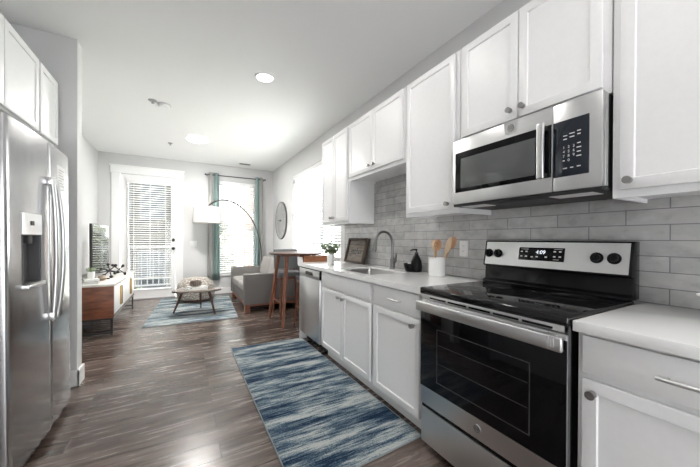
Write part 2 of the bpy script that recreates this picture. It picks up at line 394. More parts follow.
# door casing
bm = bm_new()
add_box(bm, DX0 - .125, DX0 + .005, YB - .022, YB + .10, 0, 2.435, bev=.003); add_box(bm, DX1 - .005, DX1 + .125, YB - .022, YB + .10, 0, 2.435, bev=.003)
add_box(bm, DX0 - .14, DX1 + .14, YB - .026, YB + .10, 2.43, 2.56, bev=.003); add_box(bm, DX0 - .155, DX1 + .155, YB - .036, YB, 2.56, 2.585, bev=.003)
struct('trim_1', bm, 'trim')

def doorset():
    y0, y1 = YB + .02, YB + .065
    bm = bm_new(); gx0, gx1, gz0, gz1 = -2.775, -2.075, .20, 2.30
    add_box(bm, DX0 + .012, gx0, y0, y1, .02, DZ1 - .01, bev=.002); add_box(bm, gx1, DX1 - .012, y0, y1, .02, DZ1 - .01, bev=.002)
    add_box(bm, gx0, gx1, y0, y1, .02, gz0); add_box(bm, gx0, gx1, y0, y1, gz1, DZ1 - .01)
    d = struct('door_1', bm, 'trim')
    bm = bm_new(); w = .022
    for (a, b, c, e) in ((gx0 - w, gx0, gz0 - w, gz1 + w), (gx1, gx1 + w, gz0 - w, gz1 + w), (gx0, gx1, gz0 - w, gz0), (gx0, gx1, gz1, gz1 + w)):
        add_box(bm, a, b, y0 - .012, y0 + .002, c, e, bev=.002)
    obj('glazing_bead', bm, 'trim', d)
    obj('glass_pane', box(gx0 - .002, gx1 + .002, y0 + .018, y0 + .026, gz0 - .002, gz1 + .002), 'glass', d, smooth=False)
    for z, nm in ((1.165, 'deadbolt'), (.995, 'door_knob')):
        bm = cyl((-2.035, y0, z), (-2.035, y0 - .012, z), .032, n=24)
        if nm == 'door_knob': add_cyl(bm, (-2.035, y0 - .01, z), (-2.035, y0 - .04, z), .012); add_ball(bm, (-2.035, y0 - .055, z), .029, (1, .8, 1), 3)
        else: add_cyl(bm, (-2.035, y0 - .01, z), (-2.035, y0 - .026, z), .024, .018)
        obj(nm, bm, 'blackmetal', d, label='black round ' + nm.replace('_', ' '))
    obj('threshold', box(DX0 + .01, DX1 - .01, YB - .01, YB + .13, .001, .02, bev=.003), 'grey', d)
    return (gx0, gx1, gz0, gz1, y0)
DG = doorset()

def window_y(name, x0, x1, z0, z1, yin):      # window in the far wall
    f = .045; yo = yin + .06; bm = bm_new(); zm = (z0 + z1) / 2 - .02
    add_box(bm, x0, x0 + f, yo, yo + .06, z0, z1); add_box(bm, x1 - f, x1, yo, yo + .06, z0, z1)
    add_box(bm, x0 + f, x1 - f, yo, yo + .06, z0, z0 + f); add_box(bm, x0 + f, x1 - f, yo, yo + .06, z1 - f, z1)
    w = struct(name, bm, 'trim')
    bm = bm_new(); add_box(bm, x0 + f, x1 - f, yo - .01, yo + .05, zm - .025, zm + .025, bev=.003)
    obj('meeting_rail', bm, 'trim', w)
    obj('window_pane', box(x0 + f, x1 - f, yo + .025, yo + .031, z0 + f, z1 - f), 'glass', w, smooth=False)
    obj('window_sill', box(x0 - .03, x1 + .03, yin - .035, yin + .06, z0 - .03, z0, bev=.004), 'trim', w)
    return w
window_y('window_1', BX0, BX1, BZ0, BZ1, YB)
def window_x(name, y0, y1, z0, z1):           # double window in the right wall
    f = .045; xo = .07; bm = bm_new(); ym = 3.70; zm = (z0 + z1) / 2 - .02
    for a, b in ((y0, y0 + f), (ym - .05, ym + .05), (y1 - f, y1)): add_box(bm, xo, xo + .06, a, b, z0, z1)
    for a, b in ((y0 + f, ym - .05), (ym + .05, y1 - f)):
        add_box(bm, xo, xo + .06, a, b, z0, z0 + f); add_box(bm, xo, xo + .06, a, b, z1 - f, z1)
    w = struct(name, bm, 'trim')
    for a, b in ((y0 + f, ym - .05), (ym + .05, y1 - f)):
        obj('meeting_rail', box(xo - .01, xo + .05, a, b, zm - .025, zm + .025, bev=.003), 'trim', w)
        obj('window_pane', box(xo + .025, xo + .031, a, b, z0 + f, z1 - f), 'glass', w, smooth=False)
    obj('window_sill', box(-.03, xo, y0 - .02, y1 + .02, z0 - .03, z0, bev=.004), 'trim', w)
window_x('window_2', WY0, WY1, WZ0, WZ1)

# ------------------------------------------------------------------ outside
struct('balcony_floor', box(-6, 3.0, YB + .15, 8.15, -.20, -.04), 'concrete')
gl = struct('ground', box(-30, 40, YB + 1.75, 60, -4.6, -4.5), 'grass')
struct('ground_side', box(.3, 40, -8, YB + 1.7, -4.6, -4.5), 'grass')
def railing(name, x0, x1, y, label, m):
    t = thing(name, label, 'railing', ((x0 + x1) / 2, y, -.04))
    obj('top_rail', box(x0, x1, y - .03, y + .03, .96, 1.01, bev=.004), m, t); obj('bottom_rail', box(x0, x1, y - .015, y + .015, .05, .085), m, t)
    bm = bm_new(); n = int((x1 - x0) / .115)
    for i in range(n + 1):
        x = x0 + .01 + i * (x1 - x0 - .02) / n; add_box(bm, x - .009, x + .009, y - .009, y + .009, .085, .96)
    o = obj('balusters', bm, m, t, smooth=False); o['kind'] = 'stuff'
    for i, x in enumerate((x0, (x0 + x1) / 2, x1)): obj('post', box(x - .022, x + .022, y - .022, y + .022, -.04, 1.0), m, t)
railing('balcony_railing', -4.6, -1.55, 8.05, 'dark metal balcony railing outside the glass door', 'darkgrey')
railing('balcony_railing', -1.45, 2.6, 8.05, 'grey balcony railing outside the far curtained window', 'darkgrey')
def building(name, label, x0, x1, y0, y1, z1, m, wins, ax):
    t = thing(name, label, 'building', ((x0 + x1) / 2, (y0 + y1) / 2, -4.5))
    obj('wall', box(x0, x1, y0, y1, -4.5, z1), m, t, smooth=False)
    obj('roof', box(x0 - .3, x1 + .3, y0 - .3, y1 + .3, z1, z1 + .25), 'trim', t, smooth=False)
    for (a, z, w, h) in wins:
        if ax == 'y':
            f = obj('window', box(a - .08, a + w + .08, y0 - .06, y0, z - .08, z + h + .08), 'darkgrey', t, smooth=False)
            obj('pane', box(a, a + w, y0 - .075, y0 - .06, z, z + h), 'extglass', f, smooth=False)
        else:
            f = obj('window', box(x0 - .06, x0, a - .08, a + w + .08, z - .08, z + h + .08), 'trim', t, smooth=False)
            obj('pane', box(x0 - .075, x0 - .06, a, a + w, z, z + h), 'extglass', f, smooth=False)
building('apartment_building', 'grey sided building seen through the glass balcony door', -9, -2.3, 17, 24, 7.5, 'siding', [(-5.4, 2.2, 1.3, 1.9), (-3.6, 2.2, .9, 1.9), (-5.6, -1.2, 1.5, 1.7), (-3.7, -1.2, 1.1, 1.7)], 'y')
building('brick_building', 'red brick wall seen at the edge of the far curtained window', .30, 1.5, 11.0, 12.2, 7.0, 'brick', [(.75, 1.9, .5, 1.3)], 'y')
building('neighbour_house', 'dark sided house seen low through the side window blinds', 3.5, 11, 18, 24, 2.5, 'siding', [(4.3, .3, 1.0, 1.4), (6.2, .3, .9, 1.4)], 'y')
def tree(label, x, y, h, cr, n=1500):
    t = thing('tree', label, 'tree', (x, y, -4.5))
    obj('trunk', tube([(x, y, -4.5), (x + .1, y, -2), (x - .05, y + .1, h - cr)], [.16, .12, .07]), 'bark', t)
    bm = bm_new(); rnd = random.Random(int(x * 10))
    for i in range(n):
        while True:
            p = Vector((rnd.uniform(-1, 1), rnd.uniform(-1, 1), rnd.uniform(-1, 1)))
            if .25 < p.length < 1: break
        c = Vector((x, y, h)) + Vector((p.x * cr, p.y * cr, p.z * cr * 1.25)); a = Vector((rnd.gauss(0, 1), rnd.gauss(0, 1), rnd.gauss(0, 1))).normalized(); b = a.orthogonal(); s = rnd.uniform(.08, .16)
        bm.faces.new([bm.verts.new(c + a * s), bm.verts.new(c + b * s * .5), bm.verts.new(c - a * s), bm.verts.new(c - b * s * .5)])
    obj('foliage', bm, 'treeleaf', t, smooth=False)
tree('leafy green tree seen through the far curtained window', -.75, 13.0, .7, 1.05, 2000)
tree('small green tree beside the grey building outside the door', -3.5, 14.4, -1.9, .8)

# ------------------------------------------------------------------ blinds
def blind(label, along, c0, c1, pos, z0, z1, tilt, pitch=.043, sw=.05):
    """along 'x' hangs at y=pos, along 'y' hangs at x=pos"""
    cx = (c0 + c1) / 2; loc = (cx, pos, z0) if along == 'x' else (pos, cx, z0)
    t = thing('window_blind', label, 'blind', loc)
    def bx(bm, a, b, d0, d1, e0, e1, **k):
        return add_box(bm, a, b, pos + d0, pos + d1, e0, e1, **k) if along == 'x' else add_box(bm, pos + d0, pos + d1, a, b, e0, e1, **k)
    obj('valance', bx(bm_new(), c0 - .006, c1 + .006, -.034, .030, z1 - .07, z1, bev=.004), 'trim', t)
    bm = bm_new(); z = z0 + .05; ca, sa = math.cos(R(tilt)), math.sin(R(tilt))
    while z < z1 - .08:
        vs = []
        for (u, w) in ((-sw / 2, 0), (0, .003), (sw / 2, 0)):
            d = u * ca - w * sa; e = u * sa + w * ca
            vs.append([(c0, d, z + e), (c1, d, z + e)])
        vv = [[bm.verts.new((a, pos + d, e) if along == 'x' else (pos + d, a, e)) for (a, d, e) in pr] for pr in vs]
        for p, q in zip(vv, vv[1:]): bm.faces.new((p[0], p[1], q[1], q[0]))
        z += pitch
    sl = obj('slats', bm, 'blind', t); so = sl.modifiers.new('thick', 'SOLIDIFY'); so.thickness = .0025
    obj('bottom_rail', bx(bm_new(), c0, c1, -.024, .024, z0, z0 + .022, bev=.004), 'trim', t)
    bm = bm_new(); L = c1 - c0
    for f in (.14, .5, .86) if L > .6 else (.2, .8):
        a = c0 + f * L; bx(bm, a - .0012, a + .0012, -.027, -.025, z0, z1 - .06)
        bx(bm, a - .0012, a + .0012, .025, .027, z0, z1 - .06)
    obj('ladder_cord', bm, 'trim', t, smooth=False)
    return t
blind('white slatted blind on the glass balcony door', 'x', DG[0] - .012, DG[1] + .012, DG[4] - .048, .40, 2.33, -6)
blind('white slatted blind between the teal curtains', 'x', BX0 + .012, BX1 - .012, YB + .03, BZ0 + .01, BZ1 - .005, -26)
blind('white slatted side window blind farther from the wall cabinets', 'y', 3.72, WY1 - .012, .035, WZ0 + .01, WZ1 - .005, -18)
blind('white slatted side window blind next to the wall cabinets', 'y', WY0 + .012, 3.69, .035, WZ0 + .01, WZ1 - .005, -18)

# ------------------------------------------------------------------ cabinets
def knob(bm_p, x, y, z, d=-1):
    bm = cyl((x, y, z), (x + d * .014, y, z), .006, n=12)
    add_cyl(bm, (x + d * .012, y, z), (x + d * .036, y, z), .0125, .0145, n=20); bmesh.ops.translate(bm, verts=bm.verts, vec=(0, 0, 0))
    return obj('knob', bm, 'knob', bm_p, label='small satin nickel knob')
def wall_cab(label, y0, y1, z0, z1, doors, xf=-.33, name='wall_cabinet'):
    t = thing(name, label, 'cabinet', (xf / 2, (y0 + y1) / 2, z0))
    bm = box(xf + .0, -.012, y0 + .001, y1 - .001, z0 + .018, z1); 
    add_box(bm, xf, xf + .02, y0 + .001, y1 - .001, z0, z0 + .018); add_box(bm, xf + .02, -.012, y0 + .001, y0 + .017, z0, z0 + .018); add_box(bm, xf + .02, -.012, y1 - .017, y1 - .001, z0, z0 + .018)
    obj('carcass', bm, 'cab', t, smooth=False)
    for (a, b, ky, kz) in doors:
        d = obj('door', shaker(xf - .020, a, b, z0 + .030, z1 - .012, -1), 'cab', t)
        knob(d, xf - .020, ky, kz)
    return t
UT = 2.403
wall_cab('tall white double-door wall cabinet nearest the side window', 2.203, 2.896, 1.37, UT, [(2.225, 2.546, 2.515, 1.445), (2.553, 2.875, 2.582, 1.445)])
wall_cab('short white wall cabinet above the sink and faucet', 1.290, 2.200, 1.81, UT, [(1.315, 1.742, 1.705, 1.885), (1.749, 2.177, 1.785, 1.885)])
wall_cab('tall white single-door wall cabinet left of the microwave', .768, 1.287, 1.37, UT, [(.800, 1.263, .838, 1.432)])
wall_cab('white two-door wall cabinet directly above the microwave', .003, .765, 1.805, UT, [(.030, .381, .350, 1.878), (.387, .738, .418, 1.878)])
wall_cab('tall white wall cabinet right of the microwave', -.52, -.001, 1.37, UT, [(-.495, -.030, -.062, 1.432)])

def base_cab(label, y0, y1, drawers, doors, name='base_cabinet', side=None):
    t = thing(name, label, 'cabinet', (-.3, (y0 + y1) / 2, 0)); xf = -.612
    bm = box(xf, -.012, y0 + .001, y0 + .017, .105, .876); add_box(bm, xf, -.012, y1 - .017, y1 - .001, .105, .876); add_box(bm, xf, -.012, y0 + .017, y1 - .017, .105, .123)
    add_box(bm, xf, xf + .018, y0 + .017, y1 - .017, .123, .876) if y1 < 1.4 else [add_box(bm, xf, xf + .018, y0 + .017, y1 - .017, c, d) for c, d in ((.123, .16), (.70, .876))] + [add_box(bm, xf, xf + .018, (y0 + y1) / 2 - .03, (y0 + y1) / 2 + .03, .16, .70)]
    obj('carcass', bm, 'cab', t, smooth=False)
    obj('toe_kick', box(-.545, -.03, y0 + .001, y1 - .001, 0, .105), 'cab', t, smooth=False)
    for (a, b, pull) in drawers:
        d = obj('drawer_front', shaker(xf - .02, a, b, .737, .866, -1, plain=True), 'cab', t)
        if pull:
            p, w = pull; x = xf - .02
            bm = tube([(x - .028, p - w, .800), (x - .028, p + w, .800)], .006)
            for s in (-1, 1): add_cyl(bm, (x, p + s * w * .82, .800), (x - .028, p + s * w * .82, .800), .0045, n=10)
            obj('pull_bar', bm, 'chrome', d, label='slim satin nickel bar pull')
    for (a, b, ky) in doors:
        d = obj('door', shaker(xf - .02, a, b, .125, .716, -1), 'cab', t); knob(d, xf - .02, ky, .676)
    return t
base_cab('white sink base cabinet with two shaker doors', 1.312, 2.255, [(1.335, 2.232, None)], [(1.335, 1.780, 1.738), (1.787, 2.232, 1.829)])
base_cab('white base cabinet with drawer between the sink cabinet and stove', .775, 1.310, [(.800, 1.285, (1.02, .058))], [(.800, 1.285, .843)])
base_cab('white base cabinet right of the stove', -.62, -.006, [(-.595, -.026, (-.325, .105))], [(-.595, -.026, -.062)])
t = obj('end_panel', box(-.632, -.012, 2.866, 2.884, 0, .876, bev=.001), 'cab'); rebase(t, (-.32, 2.875, 0)); tag(t, 'white end panel beside the dishwasher facing the bar table', 'panel')

# countertops
def counter(y0, y1, hole, label):
    bm = bm_new()
    if hole:
        a, b, c, d = hole
        xs = [-.65, a, b, -.0115]; ys = [y0, c, d, y1]
        g = {}
        for k, z in enumerate((.877, .915)):
            for i, x in enumerate(xs):
                for j, y in enumerate(ys): g[i, j, k] = bm.verts.new((x, y, z))
        for i in range(3):
            for j in range(3):
                if (i, j) == (1, 1): continue
                for k in (0, 1): bm.faces.new((g[i, j, k], g[i + 1, j, k], g[i + 1, j + 1, k], g[i, j + 1, k]))
        for j in range(3):
            for i in (0, 3): bm.faces.new((g[i, j, 0], g[i, j + 1, 0], g[i, j + 1, 1], g[i, j, 1]))
        for i in range(3):
            for j in (0, 3): bm.faces.new((g[i, j, 0], g[i + 1, j, 0], g[i + 1, j, 1], g[i, j, 1]))
        bm.faces.new((g[1, 1, 0], g[2, 1, 0], g[2, 1, 1], g[1, 1, 1])); bm.faces.new((g[1, 2, 0], g[2, 2, 0], g[2, 2, 1], g[1, 2, 1]))
        bm.faces.new((g[1, 1, 0], g[1, 2, 0], g[1, 2, 1], g[1, 1, 1])); bm.faces.new((g[2, 1, 0], g[2, 2, 0], g[2, 2, 1], g[2, 1, 1]))
        bmesh.ops.recalc_face_normals(bm, faces=bm.faces)
        es = [e for e in bm.edges if len(e.link_faces) == 2 and e.calc_face_angle(0) > 1]
        bmesh.ops.bevel(bm, geom=es, offset=.003, segments=2, affect='EDGES')
    else: add_box(bm, -.65, -.0115, y0, y1, .877, .915, bev=.003)
    o = obj('countertop', bm, 'quartz'); rebase(o, (-.33, (y0 + y1) / 2, .877)); tag(o, label, 'countertop'); return o
SK = (-.545, -.185, 1.44, 2.02)
counter(.766, 2.89, SK, 'white speckled countertop holding the sink and faucet')
counter(-.62, -.003, None, 'short white speckled countertop right of the stove')
# sink
t = thing('kitchen_sink', 'stainless undermount sink set in the white countertop', 'sink', (-.36, 1.73, .70))
a, b, c, d = SK; e = -.0025; bm = bm_new()
top = [bm.verts.new(p) for p in ((a - e, c - e, .903), (b + e, c - e, .903), (b + e, d + e, .903), (a - e, d + e, .903))]
bot = [bm.verts.new(p) for p in ((a + .01, c + .01, .70), (b - .01, c + .01, .70), (b - .01, d - .01, .70), (a + .01, d - .01, .70))]
for k in range(4): bm.faces.new((top[k], top[(k + 1) % 4], bot[(k + 1) % 4], bot[k]))
bm.faces.new(bot); bmesh.ops.bevel(bm, geom=[x for x in bm.edges if not x.is_boundary], offset=.025, segments=4, affect='EDGES')
o = obj('basin', bm, 'steel', t); sm = o.modifiers.new('thick', 'SOLIDIFY'); sm.thickness = .0015
obj('drain', lathe([(.045, .0), (.045, .003), (.03, .004), (.028, .001)], (-.36, 1.73, .7025)), 'chrome', t)

# faucet
t = thing('kitchen_faucet', 'brushed nickel gooseneck faucet behind the sink', 'faucet', (-.095, 1.765, .915))
x, y = -.095, 1.765
obj('base', lathe([(.030, 0), (.030, .006), (.024, .012), (.023, .095), (.018, .105), (.012, .112)], (x, y, .915)), 'faucet', t)
path = [(x, y, 1.02), (x, y, 1.12)] + bez((x, y, 1.14), (x, y, 1.30), (x - .19, y - .01, 1.32), (x - .205, y - .01, 1.17), 20)[0:]
obj('spout', tube(path, .0125, 14), 'faucet', t)
bm = tube([(x - .205, y - .01, 1.175), (x - .212, y - .01, 1.14), (x - .222, y - .01, 1.085)], [.0155, .0195, .022], 16)
obj('spray_head', bm, 'faucet', t)
o = obj('lever', tube([(x, y - .018, .975), (x + .002, y - .045, .985), (x + .004, y - .055, 1.06)], [.012, .011, .007], 12), 'faucet', t)

# ------------------------------------------------------------------ dishwasher
t = thing('dishwasher', 'stainless dishwasher under the far end of the countertop', 'dishwasher', (-.3, 2.56, 0)); y0, y1 = 2.260, 2.862
obj('tub', box(-.60, -.05, y0 + .002, y1 - .002, .10, .872), 'darkgrey', t, smooth=False)
obj('door', box(-.638, -.601, y0 + .004, y1 - .004, .112, .772, bev=.004), 'steel', t)
cp = obj('control_panel', box(-.640, -.601, y0 + .004, y1 - .004, .776, .862, bev=.004), 'steelh', t)
obj('handle_pocket', prism([(-.6405, 2.44, .800), (-.6405, 2.68, .800), (-.6405, 2.66, .838), (-.6405, 2.46, .838)], (.01, 0, 0)), 'black', cp)
obj('top_edge', box(-.639, -.60, y0 + .004, y1 - .004, .863, .873), 'black', t)
obj('side_edge', box(-.6415, -.602, y0 + .0035, y0 + .012, .776, .862), 'black', cp)
obj('toe_kick', box(-.545, -.50, y0 + .004, y1 - .004, .002, .108), 'black', t)

# ------------------------------------------------------------------ range
t = thing('stove', 'stainless electric stove with black glass top and oven door', 'stove', (-.35, .381, 0)); y0, y1 = .004, .759
obj('body', box(-.635, -.03, y0 + .004, y1 - .004, .05, .905, bev=.003), 'black', t)
obj('side_trim', box(-.652, -.637, y0 + .003, y0 + .016, .06, .895), 'darkgrey', t)
for yy in (.06, .70):
    for xx in (-.58, -.09): obj('foot', cyl((xx, yy, 0), (xx, yy, .05), .02, n=14), 'blackmatte', t)
ck = obj('cooktop', box(-.668, -.075, y0 - .001, y1 + .001, .889, .927, bev=.009, seg=3), 'cookglass', t)
for (bx_, by_, br_) in ((-.50, .57, .115), (-.50, .19, .095), (-.22, .58, .08), (-.22, .19, .10)):
    bm = bm_new()
    for rr in (br_, br_ * .62):
        add_lathe(bm, [(rr - .0012, .9272), (rr + .0012, .9272), (rr + .0012, .9276), (rr - .0012, .9276), (rr - .0012, .9272)], (bx_, by_, 0), 64, False, False)
    obj('burner_ring', bm, 'ringgrey', ck)
bm = box(-.652, -.637, y0 + .004, y1 - .004, .862, .888, bev=.002)
vp = obj('vent_trim', bm, 'steelh', t)
for k in range(5):
    a = .06 + k * .13; obj('vent_slot', box(-.6535, -.645, a, a + .115, .867, .876), 'black', vp)
dr = obj('oven_door', box(-.660, -.637, y0 + .004, y1 - .004, .266, .858, bev=.004), 'steelh', t)
obj('door_glass', box(-.664, -.658, y0 + .004, y1 - .004, .368, .838, bev=.002), 'blackglass', dr)
bm = bm_new(); wy0, wy1, wz0, wz1 = .135, .630, .425, .715
for (a, b, c, d) in ((wy0, wy1, wz0, wz0 + .004), (wy0, wy1, wz1 - .004, wz1), (wy0, wy0 + .004, wz0, wz1), (wy1 - .004, wy1, wz0, wz1)): add_box(bm, -.6652, -.6635, a, b, c, d)
obj('window_border', bm, 'ovenline', dr)
bm = bm_new()
for z in (.53, .63): add_box(bm, -.6648, -.6635, wy0 + .01, wy1 - .01, z, z + .003)
obj('oven_rack', bm, 'ovenline', dr)
hd = obj('handle', box(-.706, -.686, y0 + .002, y1 - .006, .802, .856, bev=.006, seg=3), 'steelh', dr)
for a in (.035, .69): obj('handle_mount', box(-.688, -.662, a, a + .035, .812, .856, bev=.003), 'steelh', hd)
bm = bm_new()
for k in range(3): add_box(bm, -.7072, -.7058, .030 + k * .010, .034 + k * .010, .815, .853)
obj('handle_label', bm, 'printgrey', hd)
def emblem(parent, x, y, z, r, lay):
    e = obj('emblem', add_lathe(bm_new(), [(r, 0), (r, .002), (r * .9, .003), (r * .88, .002)], (0, 0, 0), 40), 'lightgrey' if lay else 'chrome', None)
    mt = frame_mtx((x, y, z), (0, -1, 0), (0, 0, 1)); e.data.transform(mt); e.data.transform(Matrix.Translation(-root_of(parent).location)); e.parent = parent
    mt2 = frame_mtx((x - .0032, y, z), (0, -1, 0), (0, 0, 1))
    bm = text_bm('GE', r * 1.05, mt2, .25, .0004)
    bm2 = add_lathe(bm_new(), [(r * .86, 0), (r * .86, .0012), (r * .76, .0012), (r * .76, 0)], (0, 0, 0), 40, False, False); bm2.transform(frame_mtx((x - .002, y, z), (0, -1, 0), (0, 0, 1)))
    join(bm, bm2); obj('monogram', bm, 'darkgrey', e, smooth=False)
emblem(dr, -.660, .378, .317, .019, False)
dw = obj('storage_drawer', box(-.656, -.637, y0 + .004, y1 - .004, .045, .242, bev=.004), 'steelh', t)
obj('drawer_grip', box(-.650, -.637, y0 + .006, y1 - .006, .243, .265), 'black', t)
# backguard
bm = prism([(-.118, y0, .9272), (-.116, y0, .940), (-.088, y0, .950), (-.084, y0, 1.028), (-.108, y0, 1.034), (-.108, y0, 1.042), (-.078, y0, 1.195), (-.020, y0, 1.195), (-.020, y0, .9272)], (0, y1 - y0, 0), bev=.003)
bgd = obj('backguard', bm, 'black', t)
fp = obj('control_panel', prism([(-.1095, y0 + .012, 1.043), (-.0815, y0 + .012, 1.187), (-.076, y0 + .012, 1.187), (-.104, y0 + .012, 1.043)], (0, y1 - y0 - .024, 0)), 'steelh', bgd)
nx = Vector((-.144, 0, .028)).normalized(); uz = Vector((.028, 0, .144)).normalized()
def on_panel(y, h, out=0): return Vector((-.1095, y, 1.043)) + uz * h + nx * out + Vector((0, 0, 0))
for ky in (.721, .657, .138, .070):
    p = on_panel(ky, .072)
    bm = cyl(p, p + nx * .006, .027, n=28); add_cyl(bm, p + nx * .005, p + nx * .022, .022, .019, n=28)
    q = p + nx * .028; bx = box(-.006, .006, -.0045, .0045, -.020, .020, bev=.002); bx.transform(frame_mtx(q, nx, (0, 1, 0)) @ Matrix.Identity(4)); 
    join(bm, bx); obj('knob', bm, 'black', fp, label='round black burner knob')
def panel_box(a, b, h0, h1, o0, o1, bev=0):
    bm = box(0, o1 - o0, -b, -a, h0, h1, bev=bev); mt = frame_mtx(Vector((-.1095, 0, 1.043)) + nx * o0, nx, (0, -1, 0)); bm.transform(mt); return bm
ds = obj('display', panel_box(.279, .524, .040, .115, .0005, .003, bev=.001), 'blackglass', fp)
mt = frame_mtx(on_panel(.401, .088, .0036), (0, -1, 0), uz); obj('clock_digits', text_bm('4:09', .030, mt, .1), 'display', ds, smooth=False)
bm = bm_new()
for (yy, hh) in ((.515, .090), (.487, .090), (.515, .062), (.487, .062), (.455, .060), (.427, .062), (.378, .062), (.335, .066), (.308, .066), (.335, .094), (.308, .094)):
    join(bm, panel_box(yy - .014, yy - .002, hh - .003, hh + .004, .003, .0036))
for (a, b, h) in ((.470, .514, .105), (.289, .332, .107), (.304, .332, .050)): join(bm, panel_box(a, b, h - .001, h + .001, .003, .0036))
obj('key_legends', bm, 'legend', ds, smooth=False)

# ------------------------------------------------------------------ microwave
t = thing('microwave', 'stainless over-the-range microwave under the wall cabinets', 'microwave', (-.2, .381, 1.40)); y0, y1 = .006, .760; Z0, Z1 = 1.402, 1.803
obj('case', box(-.375, -.013, y0 + .004, y1 - .004, Z0 + .02, Z1 - .001), 'blackmatte', t, smooth=False)
ds_ = .190
obj('side_flange', box(-.3755, -.352, y0 - .001, y0 + .004, Z0 + .02, Z1 - .004), 'steel', t)
dr = obj('door', box(-.402, -.376, ds_, y1, Z0 + .015, Z1, bev=.003, seg=2), 'steelh', t)
obj('door_window', box(-.4045, -.400, ds_ + .004, y1 - .022, 1.485, 1.724, bev=.0015), 'blackglass', dr)
obj('window_glass', box(-.4055, -.4040, .265, y1 - .062, 1.508, 1.686, bev=.0005), mat('tinted_glass', (.10, .105, .105), .04), dr, label='grey tinted see-through screen')
hn = obj('handle', box(-.452, -.436, .205, .236, 1.478, 1.730, bev=.005, seg=3), 'steel', dr)
for z in (1.486, 1.702): obj('handle_mount', box(-.438, -.401, .211, .230, z, z + .02, bev=.002), 'blackmatte', hn)
cp = obj('control_section', box(-.402, -.376, y0, ds_ - .002, Z0 + .015, Z1, bev=.003, seg=2), 'steelh', t)
pn = obj('keypad', box(-.4045, -.400, .050, ds_ - .004, 1.478, 1.724, bev=.002), mat('keypad_glass', (.010, .014, .022), .08), cp)
mtk = lambda y, z: frame_mtx((-.4050, y, z), (0, -1, 0), (0, 0, 1))
bm = bm_new()
for r_, row in enumerate((('1', '2', '3'), ('4', '5', '6'), ('7', '8', '9'), ('', '0', ''))):
    for c_, ch in enumerate(row):
        if ch: join(bm, text_bm(ch, .016, mtk(.143 - c_ * .019, 1.604 - r_ * .019)))
obj('digits', bm, 'legend', pn, smooth=False)
for (yy, zz, w) in [(.138, 1.655, .016), (.112, 1.660, .020), (.086, 1.664, .014), (.138, 1.640, .014), (.112, 1.645, .018), (.086, 1.650, .012), (.086, 1.612, .013), (.086, 1.594, .017), (.086, 1.576, .015), (.086, 1.558, .018), (.138, 1.513, .016), (.112, 1.513, .012), (.086, 1.514, .014), (.143, 1.547, .008)]:
    obj('key_legend', box(-.4052, -.4044, yy - w / 2, yy + w / 2, zz - .002, zz + .002), 'legend', pn, smooth=False)
bm = prism([(-.4035, .425, Z1 - .002), (-.4035, .345, Z1 - .002), (-.4035, .355, 1.745), (-.4035, .415, 1.745)], (-.0006, 0, 0)); obj('emblem_plate', bm, 'steel', dr)
emblem(dr, -.404, .385, 1.770, .020, False)
un = obj('underside', box(-.395, -.02, y0 + .002, y1 - .002, Z0, Z0 + .02, bev=.003), 'blackmatte', t)
for (a, b) in ((.05, .22), (.56, .72)):
    obj('task_light', box(-.37, -.27, a, b, Z0 - .002, Z0 + .001), 'whiteplastic', un)
for (a, b) in ((.26, .52),):
    bm = bm_new()
    for k in range(10): add_box(bm, -.34 + k * .02, -.33 + k * .02, a, b, Z0 - .003, Z0 + .001)
    obj('grease_filter', bm, 'darkgrey', un)

# ------------------------------------------------------------------ refrigerator (leans back very slightly, like the real one)
t = thing('refrigerator', 'stainless side by side refrigerator with ice and water dispenser', 'refrigerator', (-2.86, 1.895, 0), world=True)
FX = -2.568
obj('cabinet_body', box(XL + .02, FX - .075, 1.462, 2.335, .03, 1.765, bev=.004), 'grey', t)
def bowed(y0, y1, z0, z1, depth=.066, bulge=.018, full=(1.458, 2.337)):
    bm = bm_new(); n = 16; ym, hw = (full[0] + full[1]) / 2, (full[1] - full[0]) / 2; pts = []
    for i in range(n + 1):
        y = y0 + (y1 - y0) * i / n; s = (y - ym) / hw; e = min(y - y0, y1 - y); rr = .012
        x = FX + bulge * (1 - s * s) - (rr - math.sqrt(max(0, rr * rr - (rr - min(e, rr)) ** 2)))
        pts.append((x, y, z0))
    for q in (y0 + .003, y0 + .008, y1 - .008, y1 - .003):
        s = (q - ym) / hw; e = min(q - y0, y1 - q); rr = .012
        pts.append((FX + bulge * (1 - s * s) - (rr - math.sqrt(max(0, rr * rr - (rr - e) ** 2))), q, z0))
    pts.sort(key=lambda p: p[1]); pts += [(FX - depth, y1, z0), (FX - depth, y0, z0)]
    return add_prism(bm, pts, (0, 0, z1 - z0))
YS = 1.915
D0, D1, DZ0, DZT = 1.575, 1.80, .915, 1.325
ld = obj('freezer_door', bowed(1.458, YS - .003, .05, 1.775), 'fridge', t)
rd = obj('fridge_door', bowed(YS + .003, 2.337, .05, 1.775), 'fridge', t)
fxs = lambda y: FX + .018 * (1 - ((y - 1.8975) / .4395) ** 2)
def cutter_mesh(o, bmc):
    me = bpy.data.meshes.new('cut'); bmc.to_mesh(me); bmc.free(); c = bpy.data.objects.new('cut', me); COL.objects.link(c)
    me.transform(Matrix.Translation(-root_of(o).location)); c.parent = root_of(o)
    md = o.modifiers.new('cut', 'BOOLEAN'); md.object = c; md.operation = 'DIFFERENCE'; md.solver = 'EXACT'
    bpy.context.view_layer.update(); nm = bpy.data.meshes.new_from_object(o.evaluated_get(bpy.context.evaluated_depsgraph_get()))
    o.modifiers.clear(); o.data = nm; bpy.data.objects.remove(c)
xd = fxs(1.69)
cutter_mesh(ld, box(xd - .052, xd + .05, D0 + .012, D1 - .012, .955, 1.212))
r0, r1, q0, q1 = D0 + .012, D1 - .012, .955, 1.212
bm = bm_new()
